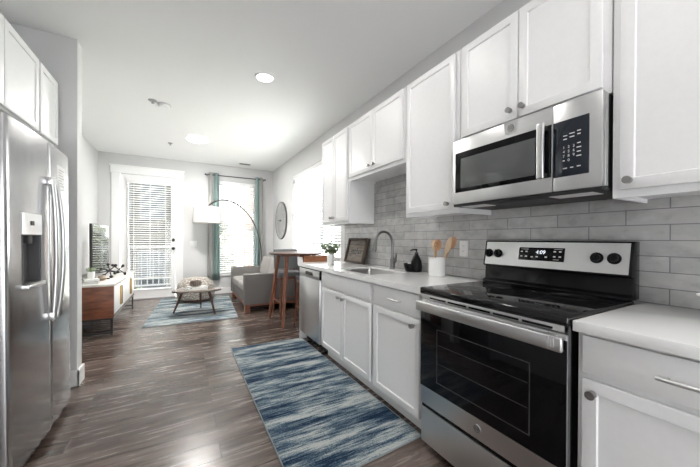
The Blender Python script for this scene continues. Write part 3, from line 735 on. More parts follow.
add_box(bm, xd - .0515, xd - .049, r0, r1, q0, q1); add_box(bm, xd - .049, xd - .002, r0, r0 + .002, q0, q1); add_box(bm, xd - .049, xd - .002, r1 - .002, r1, q0, q1)
add_box(bm, xd - .049, xd - .002, r0, r1, q0, q0 + .002); add_box(bm, xd - .049, xd - .002, r0, r1, q1 - .002, q1)
dp = obj('dispenser', bm, 'darkgrey', ld, label='dark recess of the water and ice dispenser')
FXo = FX; FX = FXo + .004
bm = bowed(D0, D1, 1.214, DZT, depth=.012); FX = FXo
obj('control_face', bm, 'steel', dp)
obj('dispenser_display', box(xd + .0035, xd + .0055, 1.66, 1.70, 1.262, 1.285), 'blackmatte', dp)
obj('spout', box(xd - .040, xd - .004, 1.655, 1.705, 1.165, 1.210, bev=.004), 'blackmatte', dp)
obj('drip_tray', box(xd - .045, xd + .022, D0 + .004, D1 - .004, .932, .954, bev=.004), 'chrome', dp)
for (yh, dparent) in ((YS - .034, ld), (YS + .034, rd)):
    x = fxs(yh); bo = .044 if dparent is ld else .062; pts = bez((x + .022, yh, 1.545), (x + bo, yh, 1.33), (x + bo, yh, .98), (x + .022, yh, .72), 20)
    hd = obj('handle', tube(pts, .0125, 12, 1.0), 'chrome', dparent)
    for z in (1.535, .73): obj('handle_mount', box(x - .004, x + .030, yh - .013, yh + .013, z - .022, z + .022, bev=.004), 'chrome', hd)
pg = obj('paper_note', box(fxs(2.1) + .001, fxs(2.1) + .0018, 2.06, 2.19, 1.515, 1.665), 'paper', rd, label='white printed sheet taped to the door')
bm = bm_new()
for k in range(7): add_box(bm, fxs(2.1) + .0016, fxs(2.1) + .0022, 2.075, 2.175 - (k % 3) * .02, 1.535 + k * .017, 1.541 + k * .017)
obj('printing', bm, 'printgrey', pg, smooth=False)
obj('base_grille', box(FX - .07, FX - .02, 1.47, 2.325, .008, .05), 'blackmatte', t)
t.rotation_euler = (0, R(-.45), 0)

def fridge_cab(name, label, y0, y1, doors):
    z0 = 1.90; xf = -2.722; t = thing(name, label, 'cabinet', ((XL + xf) / 2, (y0 + y1) / 2, z0))
    obj('carcass', box(XL + .002, xf, y0 + .001, y1 - .001, z0, UT), 'cab', t, smooth=False)
    for a, b in doors: obj('door', shaker(xf + .02, a, b, z0 + .012, UT - .012, 1), 'cab', t)
fridge_cab('wall_cabinet', 'white two-door cabinet above the refrigerator', 1.33, 2.243, [(1.345, 1.782), (1.790, 2.230)])
fridge_cab('wall_cabinet', 'narrow white cabinet above the refrigerator beside the wall end', 2.245, 2.590, [(2.258, 2.577)])

# ------------------------------------------------------------------ counter-top things
t = thing('soap_dispenser', 'black soap pump bottle with sponge holder by the faucet', 'soap dispenser', (-.075, 1.447, .915)); x, y, z = -.075, 1.447, .915
obj('bottle', lathe([(.040, 0), (.046, .004), (.050, .05), (.045, .095), (.028, .135), (.017, .150), (.016, .158)], (x, y, z)), 'blackceramic', t)
bm = lathe([(.036, .0), (.046, .010), (.056, .055), (.058, .074), (.053, .074), (.048, .05), (.028, .022)], (x - .030, y + .045, z), 28); obj('sponge_holder', bm, 'blackceramic', t)
bm = cyl((x, y, z + .150), (x, y, z + .172), .016, n=16); add_cyl(bm, (x, y, z + .172), (x, y, z + .195), .006, n=10); add_tube(bm, [(x + .01, y, z + .194), (x - .02, y + .02, z + .196), (x - .042, y + .035, z + .186)], [.009, .008, .005])
obj('pump', bm, 'blackmatte', t)
o = obj('sponge', box(-.022, .022, -.016, .016, -.010, .010, bev=.005), mat('grey_sponge', (.55, .55, .53), .95)); o.location = (x - .032, y + .055, z + .064); o.rotation_euler = (R(20), R(-25), R(30)); tag(o, 'pale sponge lying in the black soap holder', 'sponge')

cx, cy, cz = -.130, 1.152, .915
o = obj('utensil_crock', lathe([(.056, 0), (.061, .004), (.063, .02), (.064, .136), (.067, .139), (.067, .147), (.059, .147), (.057, .02), (.0, .015)], (0, 0, 0), 40, True, False), 'ceramic'); o.location = (cx, cy, cz); tag(o, 'white ceramic crock of wooden spoons on the countertop', 'crock')
def spoon(name, label, base, tip, hw, hl, m, holes=False, flat=False):
    base, tip = Vector(base), Vector(tip); d = (tip - base).normalized(); neck = tip - d * hl
    t = thing(name, label, 'spoon' if not flat else 'spatula', base, group='wooden utensils in the crock')
    obj('handle', tube([base, base.lerp(neck, .6), neck + d * .012], [.006, .0055, .0065], 10), m, t)
    side = Vector((0, 1, 0)); side = (side - d * side.dot(d)).normalized(); nn = d.cross(side)
    bm = ball((0, 0, 0), 1, (1, 1, 1), 3)
    for v in bm.verts:
        u, w, k = v.co.x, v.co.y, v.co.z
        dish = .0 if flat else (u * u + w * w) * .012
        v.co = (neck + tip) / 2 + d * u * hl / 2 * 1.02 + side * w * hw / 2 + nn * (k * .0045 - dish)
    obj('bowl' if not flat else 'blade', bm, m, t)
    if holes:
        bm = bm_new()
        for (u, w) in ((-.35, -.35), (0, -.4), (-.35, .35), (0, .4), (.35, -.2), (.35, .2), (-.1, 0), (.3, 0)):
            c = (neck + tip) / 2 + d * u * hl / 2 + side * w * hw / 2 - nn * .0; add_cyl(bm, c - nn * .010, c + nn * .006, .0035, n=10)
        obj('hole', bm, mat('hole_shade', (.28, .15, .08), .8), t)
spoon('wooden_spoon', 'round slotted wooden spoon in front in the white crock', (cx - .024, cy + .002, cz + .03), (cx - .036, cy - .036, 1.203), .078, .088, 'spoonred', holes=True)
spoon('wooden_spoon', 'plain wooden spoon half hidden behind the slotted spoon', (cx + .012, cy + .014, cz + .03), (cx + .0, cy + .047, 1.198), .066, .084, 'spoon')
spoon('wooden_spatula', 'pale wooden spatula leaning right out of the white crock', (cx + .012, cy - .016, cz + .03), (cx + .012, cy - .126, 1.216), .054, .130, 'spoon', flat=True)
spoon('wooden_spoon', 'wooden spoon behind the pale leaning spatula', (cx + .034, cy - .004, cz + .032), (cx + .050, cy - .122, 1.222), .064, .100, 'spoonred')

t = thing('wall_outlet', 'white outlet plate on the grey tile right of the crock', 'outlet', (-.011, .996, 1.13))
pl = obj('plate', box(-.0165, -.0105, .958, 1.034, 1.072, 1.192, bev=.002), 'whiteplastic', t)
for z in (1.112, 1.152):
    s = obj('socket', box(-.018, -.016, 0.981, 1.011, z - .014, z + .014, bev=.001), 'whiteplastic', t)
    bm = bm_new()
    for yy in (.990, 1.002): add_box(bm, -.0184, -.0178, yy - .001, yy + .001, z - .003, z + .006)
    obj('slot', bm, 'darkgrey', s)

# framed sign leaning on the tile
t = thing('framed_sign', 'dark rustic framed wooden sign leaning on the tile', 'sign', (-.10, 2.50, .915)); WORLD[t.name] = False
def signmesh(bm): return bm
sw, sh, sd = .42, .295, .045
bm = bm_new(); f = .022
for (a, b, c, d) in ((-sw / 2, -sw / 2 + f, 0, sh), (sw / 2 - f, sw / 2, 0, sh), (-sw / 2 + f, sw / 2 - f, 0, f), (-sw / 2 + f, sw / 2 - f, sh - f, sh)): add_box(bm, -sd, 0, a, b, c, d, bev=.002)
obj('frame', bm, 'signframe', t)
bm = bm_new(); n = 5
for k in range(n): add_box(bm, -.022, -.010, -sw / 2 + f, sw / 2 - f, f + k * (sh - 2 * f) / n + .001, f + (k + 1) * (sh - 2 * f) / n - .001, bev=.001)
bd = obj('board', bm, 'signboard', t)
obj('lettering', text_bm('gather', .105, frame_mtx((-.0225, 0, .14), (0, -1, 0), (0, 0, 1)), .35, .0006), 'blackmatte', bd, smooth=False)
t.location = (-.092, 2.480, .917); t.rotation_euler = (0, R(14), 0)

# potted plants
def plant(label, loc, pr, ph, fr, fh, n, name='potted_plant'):
    t = thing(name, label, 'plant', loc, world=False)
    obj('pot', lathe([(pr * .80, 0), (pr * .84, .003), (pr, ph), (pr * .9, ph), (pr * .86, ph * .85), (.0, ph * .85)], n=28, cap1=False), 'ceramic', t)
    bm = bm_new(); rnd = random.Random(n)
    st = bm_new()
    for i in range(n):
        a = rnd.uniform(0, 6.28); q = rnd.random() ** .5; hh = rnd.uniform(.25, 1)
        c = Vector((math.cos(a) * fr * q * (.4 + .6 * hh), math.sin(a) * fr * q * (.4 + .6 * hh), ph * .9 + fh * hh * (1 - .3 * q)))
        if i % 7 == 0: add_tube(st, [(c.x * .1, c.y * .1, ph * .8), c], .0012, 5)
        d = (Vector((c.x, c.y, (c.z - ph) * .6)).normalized() + Vector((rnd.gauss(0, .5), rnd.gauss(0, .5), rnd.gauss(0, .5)))).normalized(); s = d.orthogonal().normalized(); u = d.cross(s); L = fr * rnd.uniform(.20, .34)
        b0 = bm.verts.new(c - d * L * .5); tip = bm.verts.new(c + d * L * .5 - u * L * .1); l = bm.verts.new(c + s * L * .30 + u * L * .06); r = bm.verts.new(c - s * L * .30 + u * L * .06); mid = bm.verts.new(c)
        bm.faces.new((b0, l, mid)); bm.faces.new((b0, mid, r)); bm.faces.new((l, tip, mid)); bm.faces.new((mid, tip, r))
    obj('foliage', bm, 'leaf', t); obj('stem', st, 'leaf', t)
    return t
plant('small green plant in a white pot on the countertop end', (-.44, 2.42, .915), .044, .115, .11, .16, 420)

# cake stand and cup at the right edge of the frame
t = thing('cake_stand', 'white pedestal plate on the short countertop at the frame edge', 'cake stand', (-.20, -.335, .915), world=False)
obj('plate', lathe([(.02, .078), (.12, .082), (.128, .088), (.128, .091), (.115, .087), (0.0, .086)], n=48, cap1=False), 'ceramic', t)
obj('pedestal', lathe([(.062, 0), (.062, .006), (.022, .02), (.016, .05), (.03, .079)], n=32), 'ceramic', t)
t = thing('mug', 'white mug with ring handle on the pedestal plate', 'mug', (-.20, -.335, 1.0025), world=False)
obj('cup', lathe([(.026, 0), (.036, .003), (.040, .06), (.042, .075), (.038, .075), (.035, .008), (0, .006)], n=32, cap1=False), 'ceramic', t)
bm = tube([Vector((-.012, .038 + .018 + .018 * math.cos(a) * 1.0, .036 + .022 * math.sin(a))) for a in [R(k) for k in range(-175, 190, 24)]], .0042, 8); obj('handle', bm, 'ceramic', t)

# ------------------------------------------------------------------ rugs
def rug(label, pts, m, h=.011):
    bm = bm_new(); n, k = 40, 60; a, b, c, d = map(Vector, pts)          # a,b far edge; d,c near edge
    rnd = random.Random(3); g = {}
    for i in range(n + 1):
        for j in range(k + 1):
            u, v = i / n, j / k; p = a.lerp(b, u).lerp(d.lerp(c, u), v); e = min(u, 1 - u, v, 1 - v)
            g[i, j] = bm.verts.new((p.x, p.y, h if e > 0 else h * .75))
    for i in range(n):
        for j in range(k): bm.faces.new((g[i, j], g[i + 1, j], g[i + 1, j + 1], g[i, j + 1]))
    be = [e for e in bm.edges if e.is_boundary]; r = bmesh.ops.extrude_edge_only(bm, edges=be)
    for v in r['geom']:
        if isinstance(v, bmesh.types.BMVert): v.co.z = .001
    cc = (a + b + c + d) / 4
    t = thing('area_rug', label, 'rug', (cc.x, cc.y, 0))
    obj('pile', bm, m, t)
    bm = bm_new(); w = .007
    for p, q in ((a, b), (b, c), (c, d), (d, a)): add_tube(bm, [(p.x, p.y, .006), (q.x, q.y, .006)], .0045, 6)
    obj('binding', bm, 'rugedge', t)
rug('blue and cream streaked runner rug along the white base cabinets', [(-1.402, 2.895, 0), (-.612, 2.872, 0), (-.590, .818, 0), (-1.400, .775, 0)], 'rug')
rug('faded blue grey rug under the coffee table', [(-2.22, 6.36, 0), (-1.02, 6.20, 0), (-1.13, 4.215, 0), (-2.335, 4.27, 0)], 'rug2')

# ------------------------------------------------------------------ bar table and stools
def leg_taper(p0, p1, r0, r1): return tube([p0, Vector(p0).lerp(Vector(p1), .5), p1], [r0, (r0 + r1) / 2, r1], 12)
t = thing('bar_table', 'round walnut bar table between loveseat and countertop end', 'table', (-.40, 3.69, 0))
obj('tabletop', lathe([(.375, .975), (.392, .984), (.397, .993), (.392, 1.0)], (-.40, 3.69, 0), 56), 'darkwood', t)
for sx in (-1, 1):
    for sy in (-1, 1):
        obj('leg', leg_taper((-.40 + sx * .20, 3.69 + sy * .20, .976), (-.40 + sx * (.32 if sy > 0 else .285), 3.69 + sy * .30, .0), .029, .018), 'walnutlegs', t)
bm = bm_new(); add_box(bm, -.62, -.18, 3.67, 3.71, .945, .975); add_box(bm, -.42, -.38, 3.47, 3.91, .945, .975); obj('apron', bm, 'walnutlegs', t)
def stool(label, loc, rz, back):
    t = thing('bar_stool', label, 'stool', loc, rz, group='stools at the bar table', world=False)
    bm = box(-.20, .20, -.19, .19, .615, .685, bev=.028, seg=4); obj('seat', bm, 'stoolgrey', t)
    obj('seat_frame', box(-.185, .185, -.175, .175, .585, .616, bev=.004), 'walnutlegs', t)
    for sx in (-1, 1):
        for sy in (-1, 1): obj('leg', leg_taper((sx * .15, sy * .145, .60), (sx * .20, sy * .195, 0), .019, .013), 'walnutlegs', t)
    z = .24; q = .187; w = .182
    ring = bm_new()
    for a, b in (((-q, -w), (q, -w)), ((q, -w), (q, w)), ((q, w), (-q, w)), ((-q, w), (-q, -w))): add_tube(ring, [(a[0], a[1], z), (b[0], b[1], z)], .009, 8)
    obj('footrest', ring, 'walnutlegs', t)
    # curved backrest on the -y side (sitter faces +y)
    bm = bm_new(); n = 14; rows = []
    za, zb = back['z']
    for i in range(n + 1):
        s = -1 + 2 * i / n; x = s * .195; yb = -.205 + .055 * s * s
        rows.append([bm.verts.new((x, yb - d, zz)) for (zz, d) in ((za, 0), (zb, .02), (zb, .045), (za, .025))])
    for a, b in zip(rows, rows[1:]):
        for k in range(4): bm.faces.new((a[k], a[(k + 1) % 4], b[(k + 1) % 4], b[k]))
    bm.faces.new(rows[0]); bm.faces.new(rows[-1][::-1]); bmesh.ops.bevel(bm, geom=[e for e in bm.edges if e.calc_face_angle(0) > 1], offset=.006, segments=2, affect='EDGES')
    obj('backrest', bm, back['m'], t)
    if back['m'] == 'stoolgrey':
        pass
    for sx in (-1, 1): obj('back_post', tube([(sx * .15, -.165, .60), (sx * .15, -.205, za + .03)], .012, 8), 'walnutlegs', t)
    return t
stool('grey upholstered bar stool tucked behind the round bar table', (-.40, 4.02, 0), R(180), {'z': (.72, 1.03), 'm': 'stoolgrey'})
stool('bar stool with tan wooden back by the countertop end', (-.262, 3.36, 0), 0, {'z': (.868, .975), 'm': 'orangewood'})

# ------------------------------------------------------------------ loveseat
t = thing('loveseat', 'grey upholstered loveseat against the wall under the clock', 'sofa', (-.5, 5.16, 0)); XF, XK, YN, YF = -1.0, -.03, 4.45, 6.0
obj('base', box(XF + .03, XK, YN + .01, YF - .01, .13, .30, bev=.015, seg=3), 'sofa', t)
obj('arm', box(XF, XK - .04, YN, YN + .13, .125, .622, bev=.018, seg=3), 'sofa', t)
obj('arm', box(XF, XK - .04, YF - .13, YF, .125, .622, bev=.018, seg=3), 'sofa', t)
obj('backrest', box(XK - .22, XK, YN + .02, YF - .02, .13, .74, bev=.03, seg=3), 'sofa', t)
ymid = (YN + YF) / 2
for a, b in ((YN + .135, ymid - .003), (ymid + .003, YF - .135)):
    bm = box(XF + .012, XK - .215, a, b, .30, .445, bev=.045, seg=5); obj('seat_cushion', bm, 'sofacush', t, label='paler grey seat cushion')
for a, b in ((YN + .135, ymid - .003), (ymid + .003, YF - .135)):
    bm = box(-.10, .10, a, b, -.20, .20, bev=.07, seg=6); bm.transform(Matrix.Translation((XK - .30, 0, .64)) @ Matrix.Rotation(R(14), 4, 'Y')); obj('back_cushion', bm, 'sofacush', t, label='paler grey back cushion')
obj('plinth', box(XF + .02, XK - .02, YN + .012, YF - .012, .095, .128, bev=.003), 'walnutlegs', t)
for xx, yy in ((XF + .05, YN + .05), (XF + .05, YF - .05), (XK - .06, YN + .05), (XK - .06, YF - .05)):
    obj('foot', prism([(xx - .035, yy - .035, .0955), (xx + .045, yy - .035, .0955), (xx + .045, yy + .035, .0955), (xx - .035, yy + .035, .0955)], (0, 0, -.0955)), 'walnutlegs', t)

# ------------------------------------------------------------------ arc lamp
t = thing('arc_floor_lamp', 'arched floor lamp with white drum shade in the corner', 'floor lamp', (-.30, 6.26, 0)); ly = 6.13
obj('base', lathe([(.13, 0), (.13, .02), (.12, .03), (.02, .034)], (-.30, 6.26, 0), 36), 'blackmetal', t)
arc = [(-.30, ly, .03), (-.305, ly, .50), (-.325, ly, .95), (-.391, ly, 1.282), (-.499, ly, 1.563), (-.646, ly, 1.773), (-.809, ly, 1.914), (-.968, ly, 1.988), (-1.105, ly, 2.009), (-1.238, ly, 1.985), (-1.331, ly, 1.935), (-1.40, ly, 1.88), (-1.425, ly, 1.80)]
# smooth
sm = [Vector((p[0], 6.26 + (ly - 6.26) * (p[0] + .30) / -1.125, p[2])) for p in arc]
for _ in range(2):
    o2 = [sm[0]]
    for a, b in zip(sm, sm[1:]): o2 += [a.lerp(b, .25), a.lerp(b, .75)]
    o2.append(sm[-1]); sm = o2
obj('arched_pole', tube(sm, .014, 10), mat('dark_nickel', (.13, .13, .13), .3, 1), t)
bm = bm_new(); add_lathe(bm, [(.262, 1.515), (.262, 1.835), (.258, 1.835), (.258, 1.515), (.262, 1.515)], (-1.425, ly, 0), 48, False, False)
shd = obj('lamp_shade', bm, 'shade', t, label='white drum lamp shade')
bm = bm_new()
for a in (0, 120, 240): add_cyl(bm, (-1.425, ly, 1.80), (-1.425 + .26 * math.cos(R(a)), ly + .26 * math.sin(R(a)), 1.82), .003, n=8)
obj('spider', bm, 'blackmetal', t)
obj('added_diffuser', lathe([(.255, 1.522), (.255, 1.525)], (-1.425, ly, 0), 48), 'shade', t)  # unseen disc, added to cut the lamp's downward light
obj('light_bulb', ball((-1.425, ly, 1.68), .035, sub=3), 'bulbglow', t)
bulb('bulb_light', t, (-1.425, ly, 1.68), P_SHADE, 'POINT', .04, (1, .97, .93))

# ------------------------------------------------------------------ curtains
def curtain(label, x0, x1, m1, m2, split, seed, z0=.31, z1=2.60, y=6.42):
    t = thing('curtain', label, 'curtain', ((x0 + x1) / 2, y, z0), group='curtains at the far window')
    def panel(a, b, ph):
        bm = bm_new(); n, k = 36, 14; g = {}
        for i in range(n + 1):
            for j in range(k + 1):
                u, v = i / n, j / k; x = a + (b - a) * u; x += (x - (x0 + x1) / 2) * .18 * (v - .4)
                amp = .022 + .014 * v; g[i, j] = bm.verts.new((x, y + amp * math.sin((x - x0) / .105 * 6.283 + ph + .5 * math.sin(v * 3 + seed)), z1 + (z0 - z1) * v))
        for i in range(n):
            for j in range(k): bm.faces.new((g[i, j], g[i + 1, j], g[i + 1, j + 1], g[i, j + 1]))
        return bm
    xm = x0 + (x1 - x0) * split
    for a, b, mm, nm in ((x0, xm, m1, 'drape'), (xm, x1, m2, 'drape')):
        o = obj(nm, panel(a, b, seed), mm, t); s = o.modifiers.new('thick', 'SOLIDIFY'); s.thickness = .003
    return t
curtain('teal and grey curtain panel left of the far window', -1.40, -1.175, 'curtaingrey', 'curtain', .45, 1.0)
curtain('teal and grey curtain panel right of the far window behind the loveseat', -.43, -.255, 'curtain', 'curtaingrey', .55, 2.2)
t = thing('curtain_rod', 'dark metal curtain rod above the far window', 'curtain rod', (-.82, 6.42, 2.57))
obj('rod', tube([(-1.44, 6.42, 2.555), (-.22, 6.42, 2.555)], .011, 10), 'darkgrey', t)
for x in (-1.45, -.21): obj('finial', ball((x, 6.42, 2.555), .02), 'darkgrey', t)
for x in (-1.42, -.24): obj('bracket', box(x - .008, x + .008, 6.42, 6.4995, 2.53, 2.555), 'darkgrey', t)

# ------------------------------------------------------------------ clock, switch, TV and console
t = thing('wall_clock', 'round weathered grey wall clock above the loveseat', 'clock', (-.02, 5.79, 1.6)); cyy, czz, cr = 5.79, 1.595, .405
mt = Matrix.Translation((-.003, cyy, czz)) @ Matrix.Rotation(R(-90), 4, 'Y')
bm = lathe([(cr, 0), (cr, .024), (cr - .004, .029), (cr - .014, .029), (cr - .016, .024)], (0, 0, 0), 64); bm.transform(mt); obj('rim', bm, 'darkgrey', t)
bm = lathe([(cr - .013, .020), (cr - .013, .027)], (0, 0, 0), 64); bm.transform(mt); fc = obj('face', bm, 'clock', t)
bm = bm_new()
for h, nm in enumerate(('XII', 'I', 'II', 'III', 'IIII', 'V', 'VI', 'VII', 'VIII', 'IX', 'X', 'XI')):
    a = R(90 - 30 * h); o = Vector((-.0308, cyy - .315 * math.cos(a), czz + .315 * math.sin(a)))
    ux = Vector((0, -math.sin(a), -math.cos(a))); uy = Vector((0, -math.cos(a), math.sin(a)))
    join(bm, text_bm(nm, .095, frame_mtx(o, ux, uy)))
obj('numerals', bm, 'printgrey', fc, smooth=False)
bm = box(-.036, -.032, cyy - .10, cyy + .05, czz - .009, czz + .009); add_box(bm, -.037, -.033, cyy - .03, cyy + .13, czz - .006, czz + .012); add_cyl(bm, (-.03, cyy, czz), (-.040, cyy, czz), .022)
obj('hands', bm, 'blackmetal', t)
t = thing('light_switch', 'white double switch plate right of the balcony door', 'switch', (-1.67, YB, 1.09))
obj('plate', box(-1.735, -1.610, YB - .007, YB - .0005, 1.03, 1.15, bev=.002), 'whiteplastic', t)
for x in (-1.70, -1.645): obj('rocker', box(x - .016, x + .016, YB - .010, YB - .006, 1.057, 1.123, bev=.001), 'whiteplastic', t)

t = thing('tv_console', 'walnut media console with white doors along the left wall', 'console', (-2.9, 4.96, 0)); X0, X1, Y0, Y1 = -3.20, -2.605, 4.09, 5.84
bm = box(X0, X1, Y0, Y0 + .022, .215, .605, bev=.002); add_box(bm, X0, X1, Y1 - .022, Y1, .215, .605, bev=.002); add_box(bm, X0, X1, Y0 + .022, Y1 - .022, .215, .235); add_box(bm, X0, X0 + .015, Y0 + .022, Y1 - .022, .235, .605); add_box(bm, X1 - .03, X1 - .013, Y0 + .022, Y1 - .022, .235, .605)
obj('carcass', bm, 'walnut', t)
obj('top', box(X0, X1 + .006, Y0 - .004, Y1 + .004, .605, .630, bev=.002), 'consoletop', t)
obj('bottom_edge', box(X1 - .003, X1 + .004, Y0 + .022, Y1 - .022, .216, .245), 'signboard', t)
n = 4; w = (Y1 - Y0 - .044) / n
for k in range(n):
    a = Y0 + .022 + k * w; d = obj('door', box(X1 - .012, X1 + .001, a + .020, a + w - .020, .25, .592, bev=.002), 'trim', t)
    yy = a + w - .03 if k % 2 == 0 else a + .03
    obj('pull', box(X1 + .0, X1 + .022, yy - .010, yy + .010, .30, .55, bev=.003), 'walnutlegs' if k % 2 else 'brass', d)
bm = bm_new()
for yy in (Y0 + .02, Y1 - .02):
    for xx in (X0 + .03, X1 - .02): add_box(bm, xx - .012, xx + .012, yy - .012, yy + .012, .0, .205)
    add_box(bm, X0 + .03, X1 - .02, yy - .012, yy + .012, .19, .214); add_box(bm, X0 + .03, X1 - .02, yy - .009, yy + .009, .02, .04)
for xx in (X0 + .03, X1 - .02): add_box(bm, xx - .012, xx + .012, Y0 + .02, Y1 - .02, .19, .214)
obj('metal_base', bm, 'blackmetal', t)

t = thing('television', 'flat black television standing on the walnut console', 'television', (-2.93, 5.08, .632)); a, b = 4.64, 5.64
obj('screen_case', box(-2.955, -2.925, a, b, .70, 1.395, bev=.004), 'blackmatte', t)
obj('screen', box(-2.9255, -2.922, a + .008, b - .008,   .712, 1.387), mat('tv_screen', (.01, .011, .012), .06, 0, 1.0), t, label='glossy black screen')
for yy in (a + .03, b - .06):
    bm = tube([(-2.94, yy, .71), (-2.935, yy, .665), (-2.74, yy - .02, .641)], .009, 8); add_tube(bm, [(-2.94, yy, .70), (-2.94, yy, .66), (-3.06, yy, .641)], .009, 8); obj('foot', bm, 'blackmatte', t)

def jack(label, c, r, s, ax):
    t = thing('jack_sculpture', label, 'sculpture', (c[0], c[1], .63), group='black jack sculptures on the console')
    rot = Matrix.Rotation(R(ax[0]), 3, 'X') @ Matrix.Rotation(R(ax[1]), 3, 'Y') @ Matrix.Rotation(R(ax[2]), 3, 'Z')
    dirs = [rot @ Vector(d) for d in ((1, 0, 0), (0, 1, 0), (0, 0, 1))]
    low = min(min(d.z, -d.z) for d in dirs); cz_ = .631 + s - low * r; cc = Vector((c[0], c[1], cz_))
    for d in dirs: obj('bar', tube([cc - d * r, cc + d * r], .007, 8), 'blackmetal', t)
    for d in dirs:
        for q in (-1, 1): obj('ball', ball(cc + d * r * q, s, sub=2), 'blackmetal', t)
jack('larger black jack sculpture beside the television', (-2.775, 4.86), .115, .022, (35, 40, 20))
jack('smaller black jack sculpture nearer the balcony door', (-2.715, 5.16), .100, .021, (42, 35, 65))
o = obj('bronze_vase', lathe([(.02, 0), (.04, .008), (.052, .035), (.042, .062), (.025, .072), (.02, .072), (.03, .04), (0, .02)], n=28, cap1=False), mat('bronze', (.33, .27, .21), .35, 1)); o.location = (-2.80, 4.53, .631); tag(o, 'small round bronze vase in front of the television', 'vase')
for k, (w, l, h, m_) in enumerate(((.16, .22, .030, 'paper'), (.145, .20, .026, 'ceramic'))):
    t = thing('book', ['larger pale book under the other on the console', 'smaller pale book on top beside the television'][k], 'book', (-2.865, 4.30, .6305 + k * .0305), R(8 + 10 * k), group='books on the walnut console', world=False)
    bm = box(-w / 2, w / 2, -l / 2, l / 2, 0, .003); add_box(bm, -w / 2, w / 2, -l / 2, l / 2, h - .003, h); add_box(bm, -w / 2, -w / 2 + .004, -l / 2, l / 2, 0, h); obj('cover', bm, 'sofacush' if k == 0 else 'ceramic', t)
    obj('pages', box(-w / 2 + .004, w / 2 - .004, -l / 2 + .004, l / 2 - .004, .003, h - .003), 'paper', t)
plant('little green plant in a white pot on the console books', (-2.865, 4.30, .6895), .04, .085, .06, .07, 120)

# ------------------------------------------------------------------ coffee table, pouf
t = thing('coffee_table', 'low coffee table with pale wood top and three dark legs', 'table', (-1.64, 4.80, .012)); zt = .400
pts = []
for k in range(48):
    a = 2 * math.pi * k / 48; r = .385 * (1 + .07 * math.cos(3 * (a - R(200)))); pts.append((-1.65 + r * .90 * math.cos(a), 4.78 + r * .74 * math.sin(a), zt - .028))
obj('tabletop', prism(pts, (0, 0, .028), bev=.006), 'tabletop', t)
for p, q in (((-1.86, 4.83), (-1.99, 4.92)), ((-1.50, 4.65), (-1.42, 4.56)), ((-1.61, 4.96), (-1.59, 5.16))):
    obj('leg', leg_taper((p[0], p[1], zt - .027), (q[0], q[1], .012), .021, .013), 'darkwood', t)
for k, (w, l, h, rz, dx) in enumerate(((.27, .20, .025, 12, 0), (.25, .18, .022, 24, .01))):
    t = thing('book', ['larger white book lying on the coffee table', 'white book on top in the coffee table stack'][k], 'book', (-1.67 + dx, 4.70, zt + .0005 + k * .0255), R(rz), group='white books on the coffee table', world=False)
    bm = box(-w / 2, w / 2, -l / 2, l / 2, 0, .003); add_box(bm, -w / 2, w / 2, -l / 2, l / 2, h - .003, h); add_box(bm, -w / 2, -w / 2 + .004, -l / 2, l / 2, 0, h); obj('cover', bm, 'ceramic', t)
    obj('pages', box(-w / 2 + .004, w / 2 - .004, -l / 2 + .004, l / 2 - .004, .003, h - .003), 'paper', t)
t = thing('ribbed_bowl', 'dark ribbed bowl on the white coffee table books', 'bowl', (-1.685, 4.72, zt + .0485), world=False)
obj('shell', lathe([(.045, 0), (.068, .01), (.075, .05), (.066, .085), (.058, .085), (.066, .05), (.05, .012), (0, .010)], n=32, cap1=False), noisy('grey_glaze', (.20, .17, .14), (.30, .27, .24), (20, 20, 20), .5), t)
for k in range(16):
    a = 2 * math.pi * k / 16; obj('rib', tube([(.066 * math.cos(a), .066 * math.sin(a), .006), (.077 * math.cos(a), .077 * math.sin(a), .05), (.066 * math.cos(a), .066 * math.sin(a), .086)], .0045, 6), 'darkwood', t)
t = thing('pouf', 'round woven cream pouf behind the coffee table', 'pouf', (-1.64, 5.86, .012), world=False)
bm = lathe([(.22, 0), (.29, .03), (.325, .12), (.330, .22), (.30, .34), (.22, .42), (.10, .445)], n=48)
obj('body', bm, 'knit', t)
obj('base_band', lathe([(.235, .002), (.300, .032), (.312, .06), (.306, .062), (.23, .012)], n=48, cap0=False, cap1=False), 'darkwood', t)

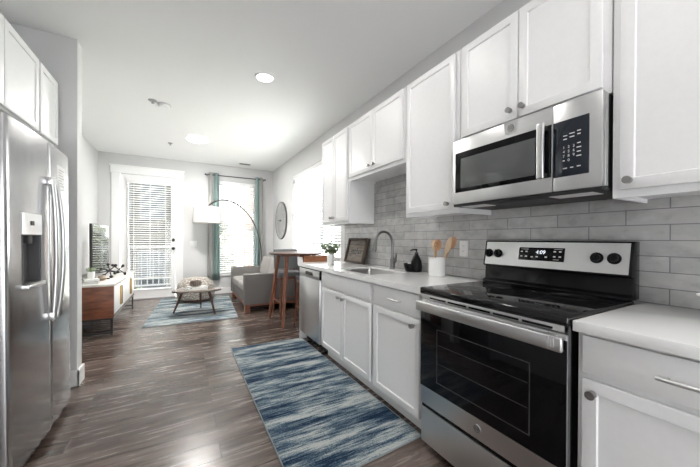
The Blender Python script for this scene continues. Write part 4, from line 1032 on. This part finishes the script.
# ------------------------------------------------------------------ ceiling fittings
def downlight(label, x, y):
    t = thing('recessed_light', label, 'ceiling light', (x, y, H - .014), group='recessed ceiling lights')
    obj('trim_ring', lathe([(.098, H - .0005), (.096, H - .010), (.078, H - .013), (.074, H - .004)], (x, y, 0), 40, False, False), 'trim', t)
    obj('lens', lathe([(.076, H - .008), (.076, H - .006)], (x, y, 0), 40), 'lens', t)
    bulb('bulb_light', t, (x, y, H - .016), P_DOWN, 'AREA', .14)
downlight('round recessed ceiling light nearest the middle of the kitchen', -1.156, 2.448)
downlight('round recessed ceiling light above the stove at the frame top', -1.10, 1.20)
downlight('added unseen recessed light behind the camera over the kitchen floor', -1.15, -.25)  # out of view, added to brighten the near kitchen
downlight('added unseen recessed light behind the camera near the rear opening', -1.15, -1.7)  # second added lamp, also outside the view
t = thing('flush_ceiling_light', 'low round flush ceiling light in the living area', 'ceiling light', (-1.66, 4.80, H - .035))
obj('housing', lathe([(.165, H - .0005), (.168, H - .012), (.160, H - .024)], (-1.66, 4.80, 0), 48, False, False), 'trim', t)
obj('diffuser', lathe([(.159, H - .024), (.150, H - .034), (.08, H - .039)], (-1.66, 4.80, 0), 48), 'lens', t)
bulb('bulb_light', t, (-1.66, 4.80, H - .045), P_FLUSH, 'AREA', .28)
t = thing('smoke_detector', 'round white smoke detector on the ceiling', 'smoke detector', (-2.06, 3.66, H - .04))
obj('base', lathe([(.075, H - .0005), (.075, H - .010), (.070, H - .014)], (-2.06, 3.66, 0), 36), 'lightgrey', t)
obj('cover', lathe([(.062, H - .013), (.060, H - .034), (.050, H - .042)], (-2.06, 3.66, 0), 36), 'whiteplastic', t)
t = thing('sprinkler_head', 'small sprinkler head on the ceiling beside the smoke detector', 'sprinkler', (-2.17, 3.60, H - .03))
obj('escutcheon', lathe([(.045, H - .0005), (.042, H - .008), (.012, H - .010)], (-2.17, 3.60, 0), 28), 'grey', t)
obj('deflector', lathe([(.009, H - .009), (.006, H - .03), (.018, H - .031), (.018, H - .034)], (-2.17, 3.60, 0), 20), 'grey', t)
t = thing('sprinkler_head', 'small grey sprinkler on the ceiling near the balcony door', 'sprinkler', (-2.05, 5.30, H - .03))
obj('escutcheon', lathe([(.035, H - .0005), (.033, H - .008), (.012, H - .010)], (-2.05, 5.30, 0), 28), 'grey', t)
obj('deflector', lathe([(.009, H - .009), (.006, H - .03), (.018, H - .031), (.018, H - .034)], (-2.05, 5.30, 0), 20), 'grey', t)
t = thing('ceiling_vent', 'small grey air vent in the ceiling by the far window', 'vent', (-.71, 6.12, H - .01))
obj('frame', box(-.83, -.59, 6.07, 6.17, H - .008, H - .0005, bev=.002), 'lightgrey', t)
bm = bm_new()
for k in range(5): add_box(bm, -.815, -.605, 6.082 + k * .017, 6.090 + k * .017, H - .011, H - .007)
obj('louvres', bm, 'darkgrey', t, smooth=False)
bpy.context.view_layer.update()
